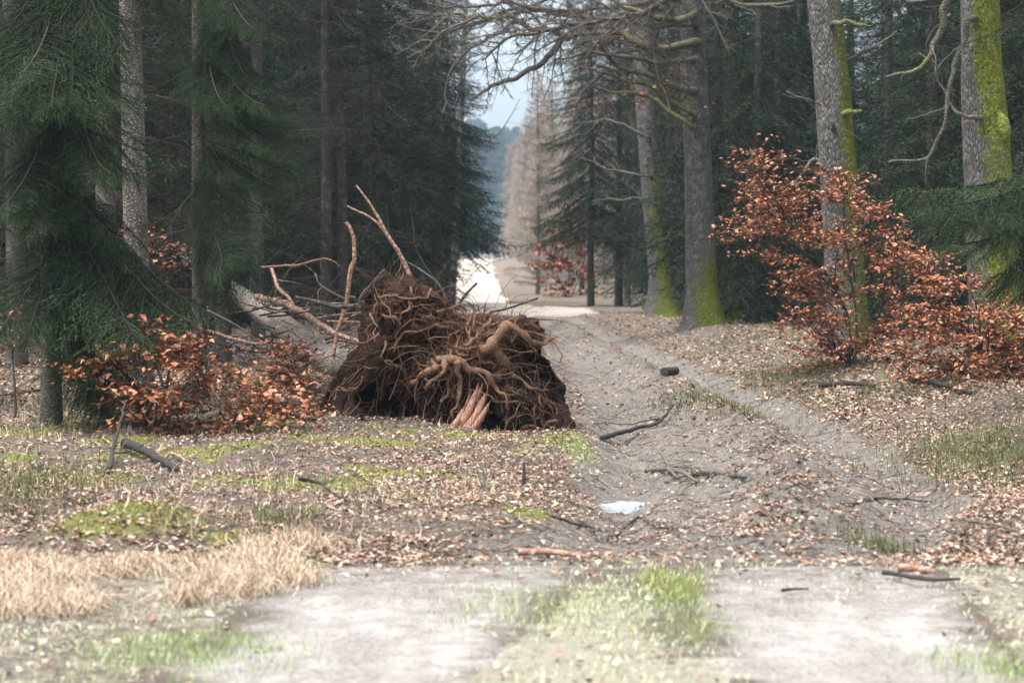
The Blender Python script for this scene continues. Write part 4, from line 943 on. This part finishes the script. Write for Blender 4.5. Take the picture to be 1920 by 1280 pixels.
# the lying trunk
mb = MB(); P = np.array([W(640, 690, 21.2), W(600, 668, 22.7), W(545, 622, 25), W(500, 590, 27.5), W(452, 556, 30.5), W(400, 520, 34), W(340, 480, 39)]); P[0] = W(690, 700, 20.9)
Q, rr = resample(P, 90, [.145, .135, .13, .125, .12, .1, .07]); rr = rr * (1 + .06 * fbm(Q * 6, 3, 1))
mb.tubes(Q - ub, rr, 24); mb.build('trunk', M_FALLEN, ut, True)
dn = MB()
for k in range(60):
    i = rng.integers(25, 90); d = norm(rng.normal(0, 1, 3) + A(0, .3, .3)); L = rng.uniform(.2, 1.0); T = wiggle(Q[i], d, L, 8, .12); dn.tubes(T - ub, np.linspace(.012, .004, 8), 4); twiggery(dn, T - ub, np.linspace(.01, .003, 8), 2, 4, .5, .2, 3)
dn.build('twigs', M_DEADTWIG, ut)
def ubranch(pts, Y, r, mat=None, kids=4, lr=.25, label=None, sides=8, depth=2):
    m = MB(); q = [Z3(p[0], p[1]) + ((p[2],) if len(p) > 2 else ()) for p in pts]; Q, rr = tube_px(m, q, Y, [x / 2.46 for x in r], sides, amp=.015); m.V = [v - ub for v in m.V]
    # cut end
    if kids: twiggery(m, Q - ub, rr, depth, kids, lr, .15, 4, 0, .02)
    return m.build('branch', mat or M_PINKWOOD, ut, True)
ubranch([(520, 480), (480, 400), (430, 310), (385, 225), (340, 140), (300, 80), (265, 40)], 20.9, [12, 11, 9, 8, 6, 5, 4], kids=2, lr=.12)
ubranch([(400, 262), (375, 230), (320, 185), (270, 160), (225, 140)], 20.9, [6, 6, 5, 5, 4], kids=1)
ubranch([(165, 830), (180, 720), (225, 560), (248, 430), (262, 380), (250, 290), (235, 245), (218, 212)], 21.6, [8, 9, 10, 11, 10, 9, 9, 8], kids=2, lr=.12)
ubranch([(290, 620), (293, 560), (335, 505), (388, 430)], 21.0, [10, 9, 8, 5], M_SPRUCE, 2, .2)
ubranch([(-20, 555), (60, 575), (150, 598), (220, 600), (290, 588), (340, 550)], 21.3, [9, 10, 12, 11, 10, 8], M_SPRUCE, 4, .3)
ubranch([(700, 600), (640, 500), (560, 430), (470, 385)], 21.0, [7, 6, 5, 4], M_SPRUCE, 4, .3)
ubranch([(640, 500), (570, 400), (540, 330), (530, 250), (515, 150)], 21.2, [6, 5, 4, 3, 2], M_DEADTWIG, 8, .3)
ubranch([(725, 610), (760, 560), (790, 525), (822, 490)], 20.9, [7, 7, 6, 6], M_SPRUCE, 1, .2)
ubranch([(850, 690), (880, 630), (960, 612), (1050, 578), (1105, 558)], 20.4, [6, 5, 5, 4, 5], M_DEADTWIG, 10, .3)
ubranch([(430, 330), (410, 240), (408, 130)], 21.2, [3, 3, 2], M_DEADTWIG, 6, .25)
ubranch([(-200, 555, 26), (-60, 590, 24), (60, 660, 23), (180, 730, 22), (290, 770, 21.5)], 22, [16, 17, 15, 12, 8], M_PINKWOOD, 3, .1)
ubranch([(-180, 420, 25), (0, 408, 24), (120, 380, 23.5), (175, 392, 23.4)], 23.5, [5, 6, 5, 2], M_PINKWOOD, 4, .2)
ubranch([(-130, 420, 26), (-100, 500, 25.5), (-50, 560, 25), (0, 640, 24)], 25, [8, 8, 8, 6], M_PINKWOOD, 2, .2)
ubranch([(-450, 700, 24), (-330, 740, 23.6), (-200, 770, 23.2), (-60, 790, 22.8)], 23, [7, 8, 7, 5], M_PINKWOOD, 4, .2)
ubranch([(-100, 560, 24), (-20, 620, 23.6), (60, 640, 23.2), (200, 640, 22.5)], 23, [5, 5, 4, 3], M_GREYTWIG, 8, .3)
ubranch([(80, 450, 24), (110, 510, 23.4), (200, 555, 22.8), (260, 560, 22)], 23, [5, 5, 5, 4], M_GREYTWIG, 6, .3)
for k in range(40):
    x0 = rng.uniform(-440, 200); y0 = rng.uniform(560, 850); a = rng.uniform(-.5, .6); L = rng.uniform(120, 330); Y = rng.uniform(22, 27)
    ubranch([(x0, y0), (x0 + L * .5, y0 + L * .5 * a + rng.uniform(-25, 25)), (x0 + L, y0 + L * a)], Y, [5, 4, 2], [M_GREYTWIG, M_DEADTWIG, M_DEADTWIG, M_PINKWOOD][k % 4], 6, .3)

# ------------------------------------------------------------------ sticks, logs, stump
def stick(pts, r, label, name='fallen_branch', cat='fallen branch', mat=None, lift=0.0, kids=2, group='broken branches on the ground', lr=.35):
    P = []
    for k, q in enumerate(pts):
        p = G(q[0], q[1]); p[2] += r / F * p[1] * .8 + .024 + (q[2] if len(q) > 2 else lift); P.append(p)
    r = r * 1.25; b = P[0].copy(); b[2] = Hs(b[0], b[1]); P = np.array(P) - b
    rr = np.linspace(r, r * .5, len(P)) / F * (b[1]); Q, rr = resample(P, 7 * len(P), rr); Q = Q + .012 * np.stack([fbm(Q * 6, 2, 1), fbm(Q * 6, 2, 2), .5 * fbm(Q * 6, 2, 3)], -1)
    m = MB(); m.tubes(Q, rr, 7)
    if kids: twiggery(m, Q, rr, 1, kids, lr, .15, 4, 0, .01, None, .08)
    o = m.build(name, mat or M_SPRUCE, None, True); o.location = b
    return tag(o, label, cat, group)
stick([(1130, 826), (1200, 814), (1235, 800), (1262, 785, .05)], 4, 'dark curved stick lying on the mud right of the root plate', mat=M_DARKLOG)
stick([(1300, 893), (1345, 897), (1400, 905)], 5, 'thickest stick in the small pile above the puddle')
stick([(1215, 890), (1260, 897), (1310, 912)], 4, 'pale stick just above the puddle', mat=M_TWIGS)
stick([(1240, 868, .06), (1258, 890), (1275, 905)], 3, 'short stick propped over the pile above the puddle', mat=M_TWIGS)
stick([(1590, 957), (1650, 943), (1740, 951)], 3.2, 'long thin branch across the right wheel rut')
stick([(1500, 950), (1540, 930), (1600, 965)], 2, 'bent twig on the leafy ridge between the ruts', mat=M_TWIGS)
stick([(690, 1037), (770, 1037), (830, 1052)], 4, 'greenish branch at the edge of the left gravel track')
stick([(975, 1050), (1040, 1050), (1110, 1056)], 6, 'pale barked branch lying where gravel turns to mud', mat=M_PINKWOOD)
stick([(1035, 990), (1080, 984), (1125, 998)], 3, 'thin branch left of the mud patch in front of the puddle', mat=M_TWIGS)
stick([(1150, 1010), (1197, 978), (1230, 998), (1292, 996)], 3, 'angled branch lying below the puddle')
stick([(1788, 1022), (1822, 992), (1852, 960, .05)], 4, 'branch leaning up the leafy bank at the right')
stick([(1815, 985), (1860, 998), (1910, 1002)], 3, 'branch lying along the foot of the right bank', mat=M_TWIGS)
stick([(1690, 1078), (1720, 1082), (1755, 1088)], 7, 'pale splintered chunk at the right end of the gravel', mat=M_PINKWOOD, kids=0)
stick([(1660, 1085), (1740, 1100), (1800, 1096)], 4, 'dark rotten stick under the pale splintered chunk', mat=M_DARKLOG)
stick([(560, 915, .03), (600, 925), (650, 948)], 3.5, 'dark stick on the mossy verge in front of the root plate', mat=M_DARKLOG)
stick([(235, 850, .02), (280, 872), (335, 892)], 8, 'thick rotten dark log below the left beech sapling', mat=M_DARKLOG, kids=1)
stick([(205, 888), (216, 865, .08), (235, 835, .28)], 4, 'dark stick standing against the rotten log', mat=M_DARKLOG)
stick([(290, 886), (320, 878), (355, 880)], 3.5, 'pale stick right of the rotten log', mat=M_PINKWOOD)
stick([(0, 990), (30, 1005), (55, 1028)], 3, 'dark twig at the left edge behind the mossy mound', mat=M_DARKLOG)
stick([(1700, 748), (1760, 738), (1820, 745)], 5, 'dark branch lying under the copper beeches', mat=M_DARKLOG)
stick([(1540, 730), (1590, 738), (1640, 742)], 5, 'low dark branch at the foot of the large copper beech', mat=M_DARKLOG)
stick([(1220, 1087), (1240, 1088), (1270, 1086)], 3, 'short curved twig on the right gravel track', mat=M_DARKLOG, kids=0) if False else None
stick([(1470, 1117), (1490, 1115), (1515, 1117)], 3, 'short curved twig lying on the right gravel track', mat=M_DARKLOG, kids=0)
def short_log():
    b = G(1245, 712); e = G(1297, 692); b0 = b.copy(); v = (e - b); L = .32; v = norm(v * A(1, .25, 0)); n = 10; t = np.linspace(0, L, n)[:, None]
    r = .052; Q = A(0, 0, r * .9) + v * t; m = MB(); rr = np.full(n, r) * (1 + .08 * fbm(Q * 12, 2, 1)); m.tubes(Q, rr, 16)
    root = empty('cut_log', b0, label='short dark sawn log lying on the track beyond the root plate', cat='log')
    m.build('bark', M_DARKLOG, root, True)
    for c, s in ((Q[0], 1), (Q[-1], -1)):
        mm = MB(); a = np.arange(16) * 2 * math.pi / 16; u = np.cross(v, A(0, 0, 1)); V = np.array([c + (u * math.cos(x) + A(0, 0, 1) * math.sin(x)) * r * .97 for x in a] + [c - v * .004 * s]); mm.add(V, [(k, (k + 1) % 16, 16) for k in range(16)]); mm.build('cut_face', M_DARKLOG, root)
short_log()
def stump():
    b = G(982, 912); root = MB(); Q = wiggle(A(0, 0, -.02), A(.12, 0, 1), .17, 8, .1); root.tubes(Q, np.linspace(.016, .007, 8), 7); twiggery(root, Q, np.linspace(.012, .006, 8), 1, 3, .6, .2, 4, 0, .1, None, 1, .03)
    o = root.build('dead_sapling', M_DARKLOG, None, True); o.location = b; tag(o, 'small dark broken sapling standing in the leaves before the root plate', 'broken sapling')
stump()
def herbs():
    """thin bare seedlings and heather in the verges"""
    mb = MB(); g = np.random.default_rng(3)
    for k in range(150):
        y = g.uniform(13, 30); x = g.choice([-1, 1]) * g.uniform(0, 1) 
        x = (poly_x(MUD_L, y) - .1 - abs(x) * .2 * y) if x < 0 else (poly_x(MUD_R, y) + .3 + abs(x) * .15 * y)
        P = wiggle(A(x, y, Hs(x, y)), A(g.normal(0, .25), g.normal(0, .25), 1), g.uniform(.12, .4), 7, .12, 0, g); r = np.linspace(.003, .0015, 7); mb.tubes(P, r, 3); twiggery(mb, P, r, 2, 4, .5, .15, 3, 0, .2, None, 1, .04)
    tag(mb.build('bare_seedlings', M_TWIGS), 'thin bare seedlings and stalks standing in the litter', 'seedlings', kind='stuff')
    mb = MB(); 
    for (px, py, sx, sy, k) in ((1900, 860, .35, 1.2, 5200), (1490, 715, .35, 1.2, 1800), (1320, 750, .25, .8, 900), (1400, 790, .2, .4, 400), (1400, 640, .6, 2, 1500), (1650, 1030, .12, .15, 260), (1730, 735, .6, 1, 1500), (280, 760, 1.2, 1.5, 2500), (520, 985, .12, .2, 300), (20, 930, .3, .8, 1800), (560, 720, .6, 1.5, 1200)):
        c = G(px, py); x = c[0] + g.normal(0, sx, k); y = c[1] + g.normal(0, sy, k); blades(mb, x, y, .11, .005, .55)
    tag(mb.build('heather', m_island('heather', [(0, (.05, .06, .025)), (.6, (.11, .13, .05)), (1, (.22, .19, .1))], .8)), 'low dull green heather and bilberry at the foot of the trees', 'undergrowth', kind='stuff')
herbs()

# ------------------------------------------------------------------ haze
def haze():
    bpy.ops.mesh.primitive_cube_add(size=1); o = bpy.context.object; o.name = 'haze'; o.location = (0, 890, 73.0); o.scale = (1900, 2000, 156)
    m = bpy.data.materials.new('haze'); m.use_nodes = True; t = m.node_tree; t.nodes.clear()
    v = t.nodes.new('ShaderNodeVolumePrincipled'); v.inputs['Color'].default_value = (.6, .82, 1, 1); v.inputs['Density'].default_value = HAZE; v.inputs['Anisotropy'].default_value = .2
    u = t.nodes.new('ShaderNodeOutputMaterial'); t.links.new(v.outputs[0], u.inputs['Volume']); o.data.materials.append(m); tag(o, kind='stuff')
HAZE = .00042
if HAZE: haze()
